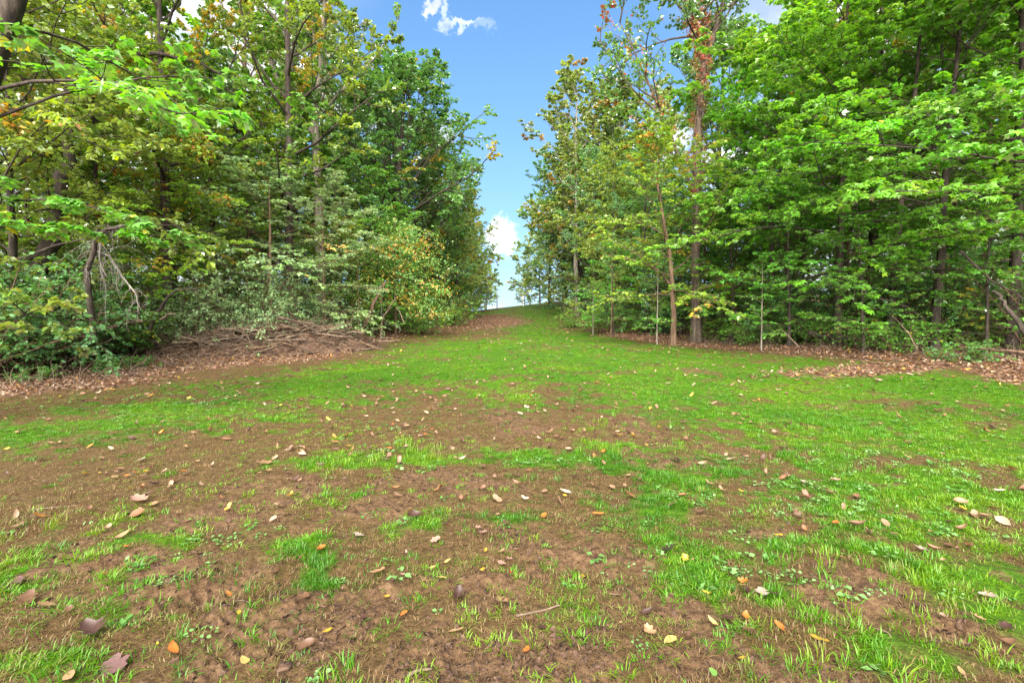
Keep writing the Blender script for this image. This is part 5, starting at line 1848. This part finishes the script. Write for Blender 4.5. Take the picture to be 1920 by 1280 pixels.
# ------------------------------------------------------------------ creepers
def creeper(name, path, rad, n, size, greens, autumn, pa, label, seed, mat='leaf_matt', stem=True, pl=.12):
    rng = np.random.default_rng(seed)
    P = np.array(path, float)
    fp, _ = poly_at(P[None], np.linspace(0, 1, 16)[None])
    o = P[0].copy()
    e = link(name, None)
    e.location = tuple(o)
    tag(e, label, 'vine')
    fp = fp[0] - o
    t = rng.random(n)
    b, tg = poly_at(fp[None], t[None])
    b = b[0]
    a = rng.uniform(0, 6.283, n)
    rr = np.interp(t, np.linspace(0, 1, len(rad)), rad) * (1 + .5 * np.abs(rng.normal(0, 1, n)))
    d = np.stack([np.cos(a), np.sin(a), np.zeros(n)], 1)
    b = b + d * rr[:, None] + rng.normal(0, .04, (n, 3))
    D = d * .6 + rng.normal(0, .4, (n, 3)) - [0, 0, .6]
    Nn = d + rng.normal(0, .4, (n, 3)) + [0, 0, .4]
    b = b * (1 + .12 * np.sin(b[:, 2:3] * 5 + a[:, None] * 2))
    cell = np.floor(b / .55).astype(int)
    idx = (cell[:, 0] * 73 + cell[:, 1] * 151 + cell[:, 2] * 37) % 211
    col = tints(idx, 211, rng, greens, autumn, pa, pl)
    link('foliage', crown_mesh('foliage', b, D, Nn, size * rng.uniform(.6, 1.3, n), 'oval', col, M[mat]), e)
    if stem:
        ph = np.linspace(0, 14, 16)
        q = fp + np.stack([np.cos(ph), np.sin(ph), 0 * ph], 1) * (np.interp(np.linspace(0, 1, 16), np.linspace(0, 1, len(rad)), rad) * .95)[:, None]
        link('stem', Wood().add(q[None], np.linspace(.03, .012, 16)[None], 5).mesh('stem', M['bark_brown']), e)


h = np.array([X(1306, 20), 20, gz(X(1306, 20), 20)])
creeper('climbing_vine', [h + np.array(q) for q in [(-.08, 0, 5.8), (-.05, 0, 9), (.12, 0, 11.4), (-.1, 0, 12.8), (-.55, 0, 14.4)]], [.215, .20, .18, .16, .14], 4200, .08, ('bark', 'bark', 'rust', 'olive'), ('red', 'rust'), .22,
        'brown and red creeper wrapped round the upper trunk of the tallest tree', 71)
creeper('climbing_vine', [h + np.array(q) for q in [(.02, 0, 12.2), (-.2, 0, 13.2), (-.6, 0, 14.6), (-1.0, 0, 16.4)]], [.22, .28, .2, .18], 900, .10, ('olive',), ('red', 'red', 'rust'), .9,
        'crimson tuft of creeper at the fork of the tallest tree', 72)
creeper('climbing_vine', [h + np.array(q) for q in [(-1.2, 0, 8.6), (-1.6, .05, 9.6), (-2.3, .1, 11.2), (-3.2, .1, 13.0)]], [.14, .16, .2, .2], 600, .12, ('olive', 'mid'), ('rust', 'red', 'orange'), .6,
        'red creeper on the branch leaning from the tallest tree towards the sky gap', 73)
g2 = np.array([X(1392, 22), 22, gz(X(1392, 22), 22)])
creeper('climbing_vine', [g2 + np.array(q) for q in [(0, 0, 3.5), (-.05, 0, 6), (-.2, 0, 8), (-.5, 0, 10)]], [.5, .55, .45, .2], 1500, .12, ('deep', 'dark', 'cool'), ('rust',), .05,
        'dark green creeper column beside the tallest tree', 74)
v = np.array([X(752, 24), 24.0, gz(X(752, 24), 24)])
creeper('climbing_vine', [v + np.array(q) for q in [(-1.0, -.4, 1.4), (-.6, -.9, 3.2), (.2, -1.1, 5.0), (.9, -1.0, 4.2), (1.3, -.9, 2.4), (1.6, -.6, .9)]], [1.0, .8, .6, .7, .8, .7], 6000, .105, ('olive', 'mid', 'cool'), ('yellow', 'gold', 'orange', 'gold'), .40,
        'yellow and orange vine mound draped over the short tree at the slope', 75, stem=False, pl=.02)
q = at(322, 235, 17)
creeper('climbing_vine', [at(255, 185, 16.6), at(300, 215, 16.5), at(345, 248, 16.5), at(372, 285, 16.5)], [.25, .3, .35, .2], 900, .12, ('lime', 'olive'), ('yellow', 'gold', 'orange'), .6,
        'golden drooping vine sprays high over the dead hanging limb', 76, stem=False)

# ------------------------------------------------------------------ near tree at the west picture edge, with hanging sprays
NEAR = make_tree(seed=95, lrf=.5, H=12, r0=.25, trunk=[(0, 0, 0), (.1, 0, 1.6), (.55, .05, 3.2), (1.15, .1, 4.6), (1.75, .15, 6.2), (2.2, .2, 8.5), (2.4, .2, 11)], bare=.42, nl=9, Rr=3.2, prof='dome', el=(0, 40), subs=7,
                 twigs=5, lpt=13, ls=.12, greens=('dark', 'mid', 'bright', 'lime'), autumn=('yellow',), pg=.02, pl=.01, tilt=.35, planar=.85, droop=.6, curve=0, leaf='maple', limb_parts=True, k=14,
                 extra=[([(.3, 0, 2.6), (1.0, .3, 3.2), (1.9, .5, 3.3), (3.2, .7, 2.9)], .022, .55), ([(.8, 0, 4.0), (1.8, .8, 5.0), (3.0, 1.3, 5.5), (4.6, 1.6, 5.4)], .025, .5),
                        ([(.2, 0, 2.2), (.6, .6, 2.9), (1.3, 1.0, 3.0), (2.4, 1.3, 2.9)], .018, .55)])
thing('maple_tree', NEAR, X(-195, 6.6), 6.6, 'near leaning tree at the picture edge with sprays of big leaves hanging over golden trees', 'tree')

# ------------------------------------------------------------------ things on the crest
b = (X(981, 66), 65.0)
pst = link('signpost', None)
pst.location = (b[0], b[1] + 1, gz(b[0], b[1] + 1))
tag(pst, 'white post with a small plate standing on the crest of the slope', 'post')
link('post', Wood().add(np.array([[(0, 0, -.2), (0, 0, .5), (0, 0, 1.1)]]), np.array([[.06, .06, .06]]), 8).mesh('post', M['white_paint']), pst)


def box(name, sx, sy, sz, mat, bevel=.02):
    import bmesh
    bm = bmesh.new()
    bmesh.ops.create_cube(bm, size=1)
    bmesh.ops.scale(bm, vec=(sx, sy, sz), verts=bm.verts)
    bmesh.ops.bevel(bm, geom=bm.edges[:], offset=bevel, segments=2, affect='EDGES')
    me = bpy.data.meshes.new(name)
    bm.to_mesh(me)
    bm.free()
    me.materials.append(mat)
    return me


pl_ = link('plate', box('plate', .34, .03, .42, M['white_paint']), pst)
pl_.location = (-.06, -.075, 1.2)
b = at(932, 577, 74)
up = link('utility_pole', None)
up.location = (b[0], 74, gz(b[0], 74))
tag(up, 'thin dark pole standing on the crest at the foot of the sky gap', 'pole')
link('pole', Wood().add(np.array([[(0, 0, -.3), (0, 0, 1), (0, 0, 2.0)]]), np.array([[.09, .085, .08]]), 8).mesh('pole', M['grey_wood']), up)
cp_ = link('cap', box('cap', .24, .24, .08, M['grey_wood']), up)
cp_.location = (0, 0, 2.04)

# things that share a description are told apart by their order from the viewer
by_label = {}
for o in SC.objects:
    if o.get('nth') is not None:
        by_label.setdefault(o['label'], []).append(o)
for lab, os_ in by_label.items():
    m = len(os_)
    if m > 1:
        os_.sort(key=lambda o: o.location.y)
        ranks = ['nearer', 'farther'] if m == 2 else (['nearest', 'second nearest', 'third nearest', 'fourth nearest', 'fifth nearest', 'sixth nearest'][:m - 1] + ['farthest'])
        for o, r_ in zip(os_, ranks):
            o['label'] = r_ + ' ' + lab
